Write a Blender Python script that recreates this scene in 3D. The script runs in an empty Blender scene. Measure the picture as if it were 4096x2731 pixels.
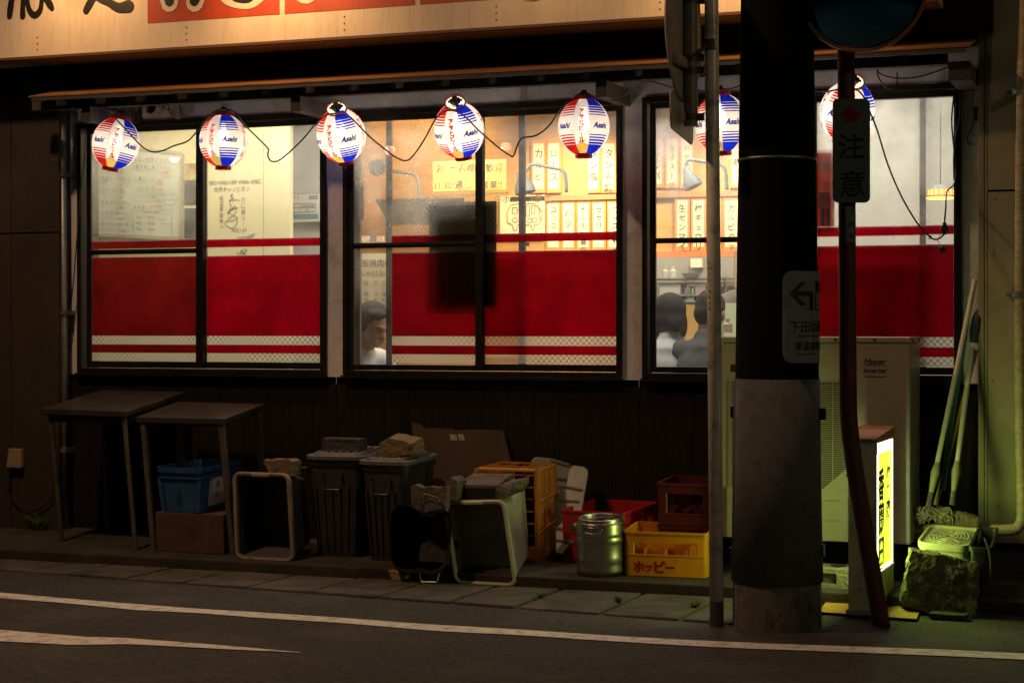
import bpy, bmesh, math, random
from mathutils import Vector, Matrix, Euler
from math import sin, cos, pi, radians as R
random.seed(7)
sc = bpy.context.scene
COL = sc.collection

# ---------------------------------------------------------------- camera
F = 7100.0                       # focal length in photo pixels (photo is 4096 wide)
TH = math.atan(F * 5.25e-5)      # how far the camera is turned left of the facade's normal
HC = 1.22
YW = 9.65 * cos(TH)
CAMP = Vector((0, -YW, HC))
FWD = Vector((-sin(TH), cos(TH), 0)); RGT = Vector((cos(TH), sin(TH), 0)); UP = Vector((0, 0, 1))
cd = bpy.data.cameras.new("camera"); cam = bpy.data.objects.new("camera", cd); COL.objects.link(cam)
cam.location = CAMP; cam.rotation_euler = (R(90), 0, TH)
cd.sensor_width = 36; cd.lens = 36 * F / 4096; cd.shift_y = -(1365.5 - 1313) / 4096
cd.clip_start = 0.1; cd.clip_end = 400
sc.camera = cam

# ---------------------------------------------------------------- night sky
w = bpy.data.worlds.new("World"); sc.world = w; w.use_nodes = True
nt = w.node_tree; bg = nt.nodes["Background"]
sky = nt.nodes.new("ShaderNodeTexSky"); sky.sky_type = 'NISHITA'; sky.sun_disc = False
sky.sun_elevation = R(-3); sky.sun_rotation = R(200)
nt.links.new(sky.outputs[0], bg.inputs[0]); bg.inputs[1].default_value = 0.10
sc.view_settings.view_transform = 'Standard'; sc.view_settings.look = 'None'
sc.view_settings.exposure = 0.0; sc.view_settings.gamma = 1.0
sc.cycles.max_bounces = 8; sc.cycles.transparent_max_bounces = 16
sc.cycles.diffuse_bounces = 3; sc.cycles.glossy_bounces = 3; sc.cycles.transmission_bounces = 4
sc.cycles.sample_clamp_indirect = 4.0
sc.cycles.caustics_reflective = False; sc.cycles.caustics_refractive = False

def lamp(name, kind, loc, power, color, size=0.1, aim=None, spot=None, blend=0.4, sy=None):
    d = bpy.data.lights.new(name, kind); d.energy = power; d.color = color
    if kind == 'AREA':
        d.size = size
        if sy: d.shape = 'RECTANGLE'; d.size_y = sy
    else: d.shadow_soft_size = size
    if spot: d.spot_size = spot; d.spot_blend = blend
    o = bpy.data.objects.new(name, d); COL.objects.link(o); o.location = loc
    if aim is not None:
        o.rotation_euler = (Vector(aim) - Vector(loc)).to_track_quat('-Z', 'Y').to_euler()
    return o
SODIUM = (1.0, .56, .30)
lamp("street_lamp_light", 'POINT', (-5.6, -3.7, 5.7), 450, SODIUM, .16)
lamp("far_street_lamp_light", 'POINT', (7.5, -6.5, 6.5), 260, (1.0, .76, .46), .16)

# ---------------------------------------------------------------- photo pixel -> point of the place
def ray(px, py): return FWD + RGT * ((px - 2048) / F) + UP * ((1313 - py) / F)
def P(px, py, Y):
    d = ray(px, py); return CAMP + d * ((Y + YW) / d.y)
def X(px, Y=0.0): return P(px, 1313, Y).x
def Zf(px, py, Y=0.0): return P(px, py, Y).z
YF = (CAMP + ray(2070, 2302) * (HC / -ray(2070, 2302).z)).y     # front edge of the concrete ledge
SL = 0.034                                                        # the ledge falls towards the street
TILT = math.atan(SL)
def gz(y): return SL * (y - YF)
def G(px, py, z=None):
    d = ray(px, py)
    if z is not None: return CAMP + d * ((z - HC) / d.z)
    t = (SL * (CAMP.y - YF) - CAMP.z) / (d.z - SL * d.y)
    return CAMP + d * t
def pxm(px, Y):                                                   # photo pixels per metre along the facade there
    return 1.0 / (X(px + .5, Y) - X(px - .5, Y))

# ---------------------------------------------------------------- materials
MATS = {}
# factor on each base colour, mostly dimming it to stand in for weaker light
DIM = dict(asphalt=.85, slab_concrete=.72, ledge_concrete=.42, brown_panel=.45, bin_grey=.55, lid_grey=1.0, carton_brown=.6, bin_blue=.75, block_tan=.8, block_dark=.7, block_grey=.75,
    board_brown=.5, table_leg=.8, table_apron=.6, worn_steel_top=.8, tub_grey_body=.6, tub_tan=.85, tub_cream=.95, lid_pale=.7, crate_red=1.1, crate_dark_red=.5, crate_yellow=.85, crate_orange=.8, roof_sheet=.5,
    pole_concrete=.7, wrap_grey=.8, rusty_orange=.45, box_beige=.7, cream_panel=.8, wrap_tape=.8, caution_plate=.36, plate_white=.45, rafter_timber=.6, arm_timber=.6, sign_case=.9)
def mat(name, col, rough=.6, metal=0.0, var=0.0, vs=8.0, bump=0.0, bs=40.0, spec=.5, stretch=None, emit=None, es=0, dirt=None, ds=3.0, da=.5):
    if name in MATS: return MATS[name]
    m = bpy.data.materials.new(name); m.use_nodes = True; MATS[name] = m
    g_ = DIM.get(name, 1.0); col = tuple(q * g_ for q in col)
    if dirt: dirt = tuple(q * g_ for q in dirt)
    n = m.node_tree.nodes; l = m.node_tree.links; b = n["Principled BSDF"]
    b.inputs["Base Color"].default_value = (*col, 1); b.inputs["Roughness"].default_value = rough
    b.inputs["Metallic"].default_value = metal; b.inputs["Specular IOR Level"].default_value = spec
    tc = n.new("ShaderNodeTexCoord"); mp = n.new("ShaderNodeMapping"); l.new(tc.outputs["Object"], mp.inputs[0])
    if stretch: mp.inputs["Scale"].default_value = stretch
    cur = None
    if var > 0:
        t = n.new("ShaderNodeTexNoise"); t.inputs["Scale"].default_value = vs; t.inputs["Detail"].default_value = 5
        t.inputs["Roughness"].default_value = .65
        l.new(mp.outputs[0], t.inputs[0])
        rp = n.new("ShaderNodeValToRGB"); rp.color_ramp.elements[0].position = .3; rp.color_ramp.elements[1].position = .72
        rp.color_ramp.elements[0].color = (*[c * (1 - var) for c in col], 1)
        rp.color_ramp.elements[1].color = (*[min(1, c * (1 + var)) for c in col], 1)
        l.new(t.outputs[0], rp.inputs[0]); cur = rp.outputs[0]
        l.new(cur, b.inputs["Base Color"])
    if dirt:
        t = n.new("ShaderNodeTexNoise"); t.inputs["Scale"].default_value = ds; t.inputs["Detail"].default_value = 8
        t.inputs["Roughness"].default_value = .7
        l.new(mp.outputs[0], t.inputs[0])
        rp = n.new("ShaderNodeValToRGB"); rp.color_ramp.elements[0].position = .5; rp.color_ramp.elements[1].position = .66
        rp.color_ramp.elements[0].color = (0, 0, 0, 1); rp.color_ramp.elements[1].color = (da, da, da, 1)
        l.new(t.outputs[0], rp.inputs[0])
        mx = n.new("ShaderNodeMix"); mx.data_type = 'RGBA'
        l.new(rp.outputs[0], mx.inputs[0])
        if cur: l.new(cur, mx.inputs[6])
        else: mx.inputs[6].default_value = (*col, 1)
        mx.inputs[7].default_value = (*dirt, 1)
        l.new(mx.outputs[2], b.inputs["Base Color"])
    if bump > 0:
        t = n.new("ShaderNodeTexNoise"); t.inputs["Scale"].default_value = bs; t.inputs["Detail"].default_value = 6
        l.new(mp.outputs[0], t.inputs[0])
        bp = n.new("ShaderNodeBump"); bp.inputs["Strength"].default_value = min(1, bump); bp.inputs["Distance"].default_value = .01
        l.new(t.outputs[0], bp.inputs["Height"]); l.new(bp.outputs[0], b.inputs["Normal"])
    if emit:
        b.inputs["Emission Color"].default_value = (*emit, 1); b.inputs["Emission Strength"].default_value = es
    return m

# ---------------------------------------------------------------- mesh builder
GLYPH = {}
def glyph(body, offset=0.0):
    k = (body, offset)
    if k not in GLYPH:
        c = bpy.data.curves.new("g", "FONT"); c.body = body; c.fill_mode = 'FRONT'; c.resolution_u = 2; c.offset = offset
        o = bpy.data.objects.new("g", c); COL.objects.link(o)
        me = bpy.data.meshes.new_from_object(o.evaluated_get(bpy.context.evaluated_depsgraph_get()))
        GLYPH[k] = ([v.co.copy() for v in me.vertices], [list(p.vertices) for p in me.polygons])
        bpy.data.objects.remove(o); bpy.data.curves.remove(c); bpy.data.meshes.remove(me)
    return GLYPH[k]

class MB:
    def __init__(s): s.v = []; s.f = []; s.mi = []; s.cur = 0
    def add(s, vs, fs):
        n = len(s.v); s.st = getattr(s, 'st', []) + [(n, len(s.f))]; s.v += [Vector(v) for v in vs]
        for f in fs: s.f.append([i + n for i in f]); s.mi.append(s.cur)
        return s
    def poly(s, pts): return s.add(pts, [list(range(len(pts)))])
    def box(s, x0, x1, y0, y1, z0, z1, M=None):
        vs = [Vector((x, y, z)) for z in (z0, z1) for y in (y0, y1) for x in (x0, x1)]
        if M: vs = [M @ v for v in vs]
        return s.add(vs, [[0, 2, 3, 1], [4, 5, 7, 6], [0, 1, 5, 4], [2, 6, 7, 3], [0, 4, 6, 2], [1, 3, 7, 5]])
    def hexa(s, p):   # 8 corners: bottom FL FR BR BL, top FL FR BR BL
        return s.add(p, [[3, 2, 1, 0], [4, 5, 6, 7], [0, 1, 5, 4], [1, 2, 6, 5], [2, 3, 7, 6], [3, 0, 4, 7]])
    def bar(s, a, b, wx, wy=None, up=(0, 0, 1)):
        a = Vector(a); b = Vector(b); wy = wy or wx; d = (b - a).normalized(); u = Vector(up)
        if abs(d.dot(u)) > .95: u = Vector((0, 1, 0))
        r = d.cross(u).normalized(); u = r.cross(d)
        q = [r * (-wx / 2) + u * (-wy / 2), r * (wx / 2) + u * (-wy / 2), r * (wx / 2) + u * (wy / 2), r * (-wx / 2) + u * (wy / 2)]
        vs = [a + k for k in q] + [b + k for k in q]
        return s.add(vs, [[3, 2, 1, 0], [4, 5, 6, 7], [0, 1, 5, 4], [1, 2, 6, 5], [2, 3, 7, 6], [3, 0, 4, 7]])
    def tube(s, pts, r, seg=10, closed=False, caps=True):
        pts = [Vector(p) for p in pts]; n = len(pts)
        rr = r if isinstance(r, (list, tuple)) else [r] * n
        prev = None; rings = []
        for i, p in enumerate(pts):
            a = pts[(i - 1) % n] if (closed or i > 0) else p; b = pts[(i + 1) % n] if (closed or i < n - 1) else p
            d = (b - a).normalized() if (b - a).length > 1e-9 else Vector((0, 0, 1))
            if prev is None: u = d.orthogonal().normalized()
            else:
                u = prev - d * prev.dot(d)
                u = u.normalized() if u.length > 1e-6 else d.orthogonal().normalized()
            prev = u; q = d.cross(u)
            rings.append([p + (u * cos(2 * pi * k / seg) + q * sin(2 * pi * k / seg)) * rr[i] for k in range(seg)])
        vs = [v for g in rings for v in g]; fs = []
        for i in range(n if closed else n - 1):
            j = (i + 1) % n
            for k in range(seg):
                fs.append([i * seg + k, i * seg + (k + 1) % seg, j * seg + (k + 1) % seg, j * seg + k])
        if caps and not closed:
            fs.append(list(range(seg))[::-1]); fs.append([(n - 1) * seg + k for k in range(seg)])
        return s.add(vs, fs)
    def lathe(s, prof, seg=32, M=None, a0=0, a1=2 * pi, sx=1.0):
        full = abs(a1 - a0 - 2 * pi) < 1e-6; m = seg if full else seg + 1
        vs = []
        for r, z in prof:
            for k in range(m):
                a = a0 + (a1 - a0) * k / seg; vs.append(Vector((r * cos(a) * sx, r * sin(a), z)))
        if M: vs = [M @ v for v in vs]
        fs = []
        for i in range(len(prof) - 1):
            for k in range(seg):
                k2 = (k + 1) % m
                fs.append([i * m + k, i * m + k2, (i + 1) * m + k2, (i + 1) * m + k])
        return s.add(vs, fs)
    def prism(s, pts, d):      # polygon + extrusion vector
        pts = [Vector(p) for p in pts]; d = Vector(d); n = len(pts)
        vs = pts + [p + d for p in pts]
        fs = [list(range(n))[::-1], [n + i for i in range(n)]] + [[i, (i + 1) % n, n + (i + 1) % n, n + i] for i in range(n)]
        return s.add(vs, fs)
    def ribbon(s, pts, wd, M, thick=0.0, smooth=3):  # brush stroke in a plane: pts 2d, widths
        n = len(pts); P2 = []
        for i in range(n - 1):
            p0 = pts[max(0, i - 1)]; p1 = pts[i]; p2 = pts[i + 1]; p3 = pts[min(n - 1, i + 2)]
            for k in range(smooth):
                t = k / smooth
                c = [0.5 * ((2 * p1[j]) + (-p0[j] + p2[j]) * t + (2 * p0[j] - 5 * p1[j] + 4 * p2[j] - p3[j]) * t * t + (-p0[j] + 3 * p1[j] - 3 * p2[j] + p3[j]) * t ** 3) for j in (0, 1)]
                P2.append((c[0], c[1], wd[i] * (1 - t) + wd[i + 1] * t))
        P2.append((*pts[-1], wd[-1]))
        L = []; Rr = []
        for i, (x, y, ww) in enumerate(P2):
            a = P2[max(0, i - 1)]; b = P2[min(len(P2) - 1, i + 1)]
            dx, dy = b[0] - a[0], b[1] - a[1]; q = math.hypot(dx, dy) or 1
            L.append((x - dy / q * ww / 2, y + dx / q * ww / 2)); Rr.append((x + dy / q * ww / 2, y - dx / q * ww / 2))
        for i in range(len(P2) - 1):
            s.poly([M @ Vector((*L[i], 0)), M @ Vector((*Rr[i], 0)), M @ Vector((*Rr[i + 1], 0)), M @ Vector((*L[i + 1], 0))])
        for e, (x, y, ww) in ((0, P2[0]), (1, P2[-1])):
            s.poly([M @ Vector((x + cos(a * pi / 5) * ww / 2, y + sin(a * pi / 5) * ww / 2, 0.0004 * (e + 1))) for a in range(10)])
        return s
    def text(s, body, size, M, fn=None, align='c', off=0.0, sx=1.0, shear=0.0, vertical=False, pitch=1.05, jit=0.0):
        if vertical:
            for i, ch in enumerate(body):
                if ch == ' ': continue
                Mi = M @ Matrix.Translation((0, -i * size * pitch, 0)) @ Matrix.Rotation(random.uniform(-jit, jit) * .1, 4, 'Z')
                if ch in 'ー~〜(':
                    if fn: s.text('|', size * .8, M, (lambda v, f=fn, i=i: f(Vector((v.x, v.y - i * size * pitch, 0)))), 'c', off); continue
                    Mi = Mi @ Matrix.Rotation(R(-90), 4, 'Z')
                if fn: s.text(ch, size, M, (lambda v, f=fn, i=i: f(Vector((v.x, v.y - i * size * pitch, 0)))), 'c', off, sx)
                else: s.text(ch, size * (1 + random.uniform(-jit, jit) * .3), Mi, None, 'c', off, sx)
            return s
        vs, fs = glyph(body, off)
        if not vs: return s
        x0 = min(v.x for v in vs); x1 = max(v.x for v in vs); y0 = min(v.y for v in vs); y1 = max(v.y for v in vs)
        cx = (x0 + x1) / 2 if align == 'c' else x0; cy = .38
        out = []
        for v in vs:
            q = Vector(((v.x - cx) * size * sx + (v.y - cy) * size * shear, (v.y - cy) * size, 0))
            out.append(M @ (fn(q) if fn else q))
        return s.add(out, fs)
    def split(s, name, mats, parent=None, **k):      # every added piece becomes a part of its own
        st = s.st + [(len(s.v), len(s.f))]
        for (v0, f0), (v1, f1) in zip(st[:-1], st[1:]):
            q = MB(); q.add(s.v[v0:v1], [[j - v0 for j in f] for f in s.f[f0:f1]]); q.build(name, mats, parent, **k)
    def build(s, name, mats, parent=None, smooth=False, world=False, bevel=0, rough=None):
        if not isinstance(mats, (list, tuple)): mats = [mats]
        me = bpy.data.meshes.new(name)
        vs = s.v
        if world and parent is not None:
            I = MW[parent.name].inverted(); vs = [I @ v for v in vs]
        me.from_pydata([tuple(v) for v in vs], [], s.f)
        for m in mats: me.materials.append(m)
        if len(mats) > 1: me.polygons.foreach_set("material_index", s.mi)
        bm = bmesh.new(); bm.from_mesh(me)
        bmesh.ops.recalc_face_normals(bm, faces=bm.faces)
        if rough:
            amp, cuts, sd = rough; rnd = random.Random(sd)
            bmesh.ops.triangulate(bm, faces=bm.faces[:])
            bmesh.ops.subdivide_edges(bm, edges=bm.edges[:], cuts=cuts, use_grid_fill=True)
            from mathutils import noise
            for v in bm.verts:
                q = v.co * 22 + Vector((sd, sd * 2, 0)); v.co += (noise.noise_vector(q) + noise.noise_vector(q * 3) * .5) * amp
        bm.to_mesh(me); bm.free()
        if smooth:
            me.polygons.foreach_set("use_smooth", [True] * len(me.polygons))
            if smooth != 'all': me.set_sharp_from_angle(angle=R(38))
        o = bpy.data.objects.new(name, me); COL.objects.link(o)
        if parent is not None: o.parent = parent
        MW[o.name] = MW[parent.name] if parent is not None else Matrix()
        if bevel:
            md = o.modifiers.new("b", 'BEVEL'); md.width = bevel; md.segments = 2; md.limit_method = 'ANGLE'; md.angle_limit = R(40)
        return o
MW = {}
def thing(name, label, cat, M=None, group=None):
    o = bpy.data.objects.new(name, None); COL.objects.link(o); o.empty_display_size = .05
    M = Matrix.Translation(M) if isinstance(M, (Vector, tuple)) else (M or Matrix())
    o.matrix_world = M; MW[o.name] = M.copy()
    o["label"] = label; o["category"] = cat
    if group: o["group"] = group
    return o
def tag(o, label, cat, group=None):
    o["label"] = label; o["category"] = cat
    if group: o["group"] = group
    return o
def struct(o): o["kind"] = "structure"; return o
def T(x, y=None, z=None): return Matrix.Translation(x if y is None else (x, y, z))
def RX(a): return Matrix.Rotation(a, 4, 'X')
def RY(a): return Matrix.Rotation(a, 4, 'Y')
def RZ(a): return Matrix.Rotation(a, 4, 'Z')
FACE = RX(R(90))      # text plane -> upright, facing -Y (towards the street)
# ================================================================ ground
M_road = mat("asphalt", (.052, .050, .048), .85, var=.8, vs=34, bump=1, bs=90, dirt=(.11, .10, .085), ds=1.6, da=.7)
M_slab = mat("slab_concrete", (.13, .115, .095), .9, var=.4, vs=6, bump=.6, bs=120, dirt=(.04, .04, .03), ds=4, da=.8)
M_ledge = mat("ledge_concrete", (.10, .088, .072), .9, var=.45, vs=5, bump=.6, bs=90, dirt=(.03, .032, .022), ds=3, da=.8)
M_line = mat("road_paint", (.80, .78, .72), .7, var=.12, vs=20, bump=.3, bs=200, dirt=(.30, .28, .25), ds=16, da=.85)
ZR = -.062
m = MB(); m.box(-60, 60, -70, 12, ZR - .4, ZR); struct(m.build("road", M_road))
m = MB()
xa, xb = X(-900), X(5200)
m.hexa([(xa, YF, -.3), (xb, YF, -.3), (xb, .06, -.3), (xa, .06, -.3), (xa, YF, 0), (xb, YF, 0), (xb, .06, gz(.06)), (xa, .06, gz(.06))])
struct(m.build("pavement_ledge", M_ledge, bevel=.008))
# drain cover slabs in front of the ledge, joints traced from the photo
m = MB()
def fr(px): return G(px, 2274 + .0735 * px, -.052)
jo = [-420, -150, 110, 262, 500, 734, 985, 1240, 1510, 1800, 2060, 2402, 2720, 3000]
for a, b in zip(jo[:-1], jo[1:]):
    p0 = fr(a); p1 = fr(b); dv = Vector((0, 1, 0))
    g = .006 + random.uniform(0, .006)
    q = [Vector((p0.x + g, p0.y, 0)), Vector((p1.x - g, p1.y, 0)), Vector((p1.x - g + .02, YF - .012, 0)), Vector((p0.x + g + .02, YF - .012, 0))]
    zt = [-.050 + random.uniform(-.003, .004) for _ in range(4)]
    m.hexa([v + Vector((0, 0, -.2)) for v in q] + [v + Vector((0, 0, z)) for v, z in zip(q, zt)])
struct(m.build("pavement_slabs", M_slab, bevel=.008))
def gline(name, top, bot):
    mm = MB(); n = 60
    def at(L, x):
        for (x0, y0), (x1, y1) in zip(L[:-1], L[1:]):
            if x0 <= x <= x1: return y0 + (y1 - y0) * (x - x0) / (x1 - x0)
        return L[-1][1]
    xs = [top[0][0] + (top[-1][0] - top[0][0]) * i / n for i in range(n + 1)]
    for a, b in zip(xs[:-1], xs[1:]):
        mm.poly([G(a, at(bot, a), ZR + .004), G(b, at(bot, b), ZR + .004), G(b, at(top, b), ZR + .004), G(a, at(top, a), ZR + .004)])
    struct(mm.build(name, M_line))
rndc = random.Random(9)
for (x0, y0, x1, y1) in ((300, 2640, 1500, 2480), (1900, 2700, 3300, 2610), (3000, 2620, 3700, 2540), (600, 2330, 1300, 2420)):
    mm = MB(); n = 40; pts = []
    for k in range(n + 1):
        t = k / n; pts.append(G(x0 + (x1 - x0) * t, y0 + (y1 - y0) * t + rndc.uniform(-5, 5), ZR + .0015))
    for p, q in zip(pts[:-1], pts[1:]):
        wv_ = rndc.uniform(.001, .0035); mm.poly([p + Vector((0, -wv_, 0)), q + Vector((0, -wv_, 0)), q + Vector((0, wv_, 0)), p + Vector((0, wv_, 0))])
    struct(mm.build("road_crack", mat("crack_black", (.012, .011, .010), .95)))
gline("road_edge_line",
      [(-300, 2352), (0, 2368), (234, 2389), (515, 2412), (795, 2433), (1000, 2445), (1327, 2466), (1700, 2494), (2100, 2517), (2374, 2536), (2700, 2555), (3100, 2573), (3464, 2585), (3800, 2597), (4300, 2622)],
      [(-300, 2372), (0, 2390), (280, 2412), (540, 2438), (800, 2450), (1000, 2467), (1374, 2490), (1750, 2522), (2100, 2539), (2327, 2555), (2795, 2583), (3000, 2592), (3230, 2600), (3800, 2622), (4300, 2646)])
gline("road_second_line",
      [(-300, 2500), (0, 2517), (330, 2544), (515, 2550), (870, 2577), (1200, 2606)],
      [(-300, 2545), (0, 2562), (280, 2577), (520, 2574), (900, 2594), (1200, 2608)])

# ================================================================ materials of the facade
M_plast = mat("old_plaster", (.58, .60, .64), .9, var=.28, vs=5, bump=.35, bs=60, dirt=(.24, .22, .20), ds=5, da=.6)
M_dark = mat("dark_sheet", (.02, .017, .015), .7, spec=.2, var=.3, vs=6, bump=.1, bs=30)
M_beam = mat("dark_timber", (.03, .028, .03), .7, var=.4, vs=10, stretch=(1, 8, 8))
M_frame = mat("bronze_aluminium", (.012, .011, .010), .5, spec=.15, metal=.1, var=.25, vs=14, bump=.05, bs=60)
M_cladL = mat("brown_panel", (.07, .05, .034), .75, var=.22, vs=4, bump=.15, bs=50, dirt=(.05, .04, .03), ds=2.5, da=.6)
M_cladR = mat("cream_panel", (.34, .30, .20), .6, var=.15, vs=4, bump=.1, bs=50, dirt=(.15, .13, .08), ds=4, da=.5)
M_steel = mat("galvanised_pipe", (.22, .23, .24), .45, metal=.6, var=.3, vs=12)

# dark panelled lower wall: vertical boards with grooves
M_wood = mat("dark_siding", (.014, .0115, .011), .85, spec=.12, var=.5, vs=10, bump=.35, bs=30, stretch=(14, 1, .6))
zt = Zf(2066, 418); zb = Zf(2066, 1506)
m = MB(); x = X(276); xe = X(3913); i = 0
while x < xe:
    wd = min(.148, xe - x); m.box(x + .0015, x + wd - .0015, 0, .06, -.05, zb - .012); x += wd; i += 1
m.box(X(276), xe, .012, .058, -.05, zb - .012)
tag(m.build("siding_wall", M_wood), "dark vertical board wall under the restaurant windows", "wall")
# plaster wall: lintel, posts
wl = thing("plaster_wall", "stained grey plaster wall around the restaurant windows, pipes fixed on it", "wall", Vector((X(2066), 0, zt)))
m = MB(); m.box(X(276), xe, 0, .12, zt, 3.6); m.build("lintel", M_plast, wl, world=True)
for a, b in ((276, 321), (1306, 1381), (2490, 2575), (3845, 3914)):
    m = MB(); m.box(X(a), X(b), .0, .12, zb - .05, zt - .0005); m.build("post", M_plast, wl, world=True)
# neighbours' walls
lw = thing("neighbour_wall", "brown panelled wall of the next house at the left, with a junction box", "wall", Vector((X(100), -.12, 0)))
m = MB()
xs = [X(-1200, -.12), X(-700, -.12), X(-300, -.12), X(44, -.12), X(236, -.12)]
for a, b in zip(xs[:-1], xs[1:]):
    m.box(a + .003, b - .003, -.12, .3, -.1, Zf(100, 933, -.12) - .004); m.box(a + .003, b - .003, -.12, .3, Zf(100, 933, -.12) + .004, 3.6)
m.build("panel", M_cladL, lw, world=True, bevel=.002)
m = MB(); m.box(xs[0], xs[-1] - .01, -.105, .3, -.1, 3.6); m.build("seam", M_dark, lw, world=True)
m = MB()
for py in (560, 640, 700, 900, 955, 1010): m.lathe([(0, 0), (.005, 0), (.004, .003), (0, .004)], 8, T(X(213, -.12), -.124, Zf(213, py, -.12)) @ RX(R(90)))
m.split("bolt_head", M_steel, lw, world=True)
rw = thing("neighbour_wall", "cream metal panelled wall at the right, lit green by the light box", "wall", Vector((X(4000, -.14), -.14, 0)))
m = MB()
m.box(X(3913, -.14), X(3936, -.14), -.14, .3, .18, 3.6); m.box(X(3938, -.14), X(3950, -.14), -.137, .3, .18, 3.6)
zz = Zf(4000, 763, -.14)
m.box(X(3952, -.14), X(4700, -.14), -.14, .3, .18, zz - .005); m.box(X(3952, -.14), X(4700, -.14), -.14, .3, zz + .005, 3.6)
m.build("panel", M_cladR, rw, world=True, bevel=.0015)
m = MB(); m.box(X(3915, -.14), X(4695, -.14), -.128, .3, .18, 3.6); m.build("seam", M_dark, rw, world=True)
m = MB(); m.box(X(3905, -.10), X(4700, -.10), -.10, .3, -.05, .178); m.build("footing", M_ledge, rw, world=True)
m = MB()
for px, py in ((3973, 1013), (3941, 1014), (3977, 795), (3936, 1145), (3936, 1524), (3968, 1524), (3936, 1896), (3990, 2026)):
    m.lathe([(0, 0), (.006, 0), (.005, .003), (0, .005)], 8, T(X(px, -.14), -.142, Zf(px, py, -.14)) @ RX(R(90)))
m.split("bolt_head", M_steel, rw, world=True)

# ================================================================ windows
def glassmat(name, fog=.10, drops=False):
    mm = bpy.data.materials.new(name); mm.use_nodes = True; n = mm.node_tree.nodes; l = mm.node_tree.links
    for q in list(n): n.remove(q)
    out = n.new("ShaderNodeOutputMaterial"); tr = n.new("ShaderNodeBsdfTransparent"); tr.inputs[0].default_value = (.93, .94, .93, 1)
    tl = n.new("ShaderNodeBsdfTranslucent"); tl.inputs[0].default_value = (.75, .75, .75, 1)
    gl = n.new("ShaderNodeBsdfGlossy"); gl.inputs["Roughness"].default_value = .015
    fr_ = n.new("ShaderNodeFresnel"); fr_.inputs[0].default_value = 1.5
    a = n.new("ShaderNodeMixShader"); b = n.new("ShaderNodeMixShader"); a.inputs[0].default_value = fog
    tc = n.new("ShaderNodeTexCoord"); t = n.new("ShaderNodeTexNoise"); t.inputs["Scale"].default_value = 5; t.inputs["Detail"].default_value = 6
    l.new(tc.outputs["Object"], t.inputs[0])
    rp = n.new("ShaderNodeMapRange"); rp.inputs[1].default_value = .3; rp.inputs[2].default_value = .7
    rp.inputs[3].default_value = fog * .5; rp.inputs[4].default_value = fog * 1.6
    l.new(t.outputs[0], rp.inputs[0]); fac = rp.outputs[0]
    if drops:
        v = n.new("ShaderNodeTexVoronoi"); v.inputs["Scale"].default_value = 170; l.new(tc.outputs["Object"], v.inputs["Vector"])
        t2 = n.new("ShaderNodeTexNoise"); t2.inputs["Scale"].default_value = 4.5; t2.inputs["Detail"].default_value = 3; l.new(tc.outputs["Object"], t2.inputs[0])
        s = n.new("ShaderNodeMath"); s.operation = 'MULTIPLY_ADD'; l.new(t2.outputs[0], s.inputs[0]); s.inputs[1].default_value = .9; s.inputs[2].default_value = -.26
        c = n.new("ShaderNodeMath"); c.operation = 'LESS_THAN'; l.new(v.outputs["Distance"], c.inputs[0]); l.new(s.outputs[0], c.inputs[1])
        k = n.new("ShaderNodeMath"); k.operation = 'MULTIPLY_ADD'; l.new(c.outputs[0], k.inputs[0]); k.inputs[1].default_value = .32; l.new(fac, k.inputs[2])
        fac = k.outputs[0]
    spz = n.new("ShaderNodeSeparateXYZ"); l.new(tc.outputs["Object"], spz.inputs[0]); zr = n.new("ShaderNodeMapRange"); l.new(spz.outputs[2], zr.inputs[0])
    zr.inputs[1].default_value = .35; zr.inputs[2].default_value = 1.15; zr.inputs[3].default_value = .3; zr.inputs[4].default_value = 2.0      # steam gathers at the top of the panes
    mu = n.new("ShaderNodeMath"); mu.operation = 'MULTIPLY'; l.new(fac, mu.inputs[0]); l.new(zr.outputs[0], mu.inputs[1]); fac = mu.outputs[0]
    l.new(fac, a.inputs[0])
    l.new(tr.outputs[0], a.inputs[1]); l.new(tl.outputs[0], a.inputs[2]); l.new(fr_.outputs[0], b.inputs[0])
    l.new(a.outputs[0], b.inputs[1]); l.new(gl.outputs[0], b.inputs[2]); l.new(b.outputs[0], out.inputs[0])
    return mm
M_glass = glassmat("window_glass", .10); M_glassf = glassmat("foggy_window_glass", .22); M_glassd = glassmat("wet_window_glass", .15, True)
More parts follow.
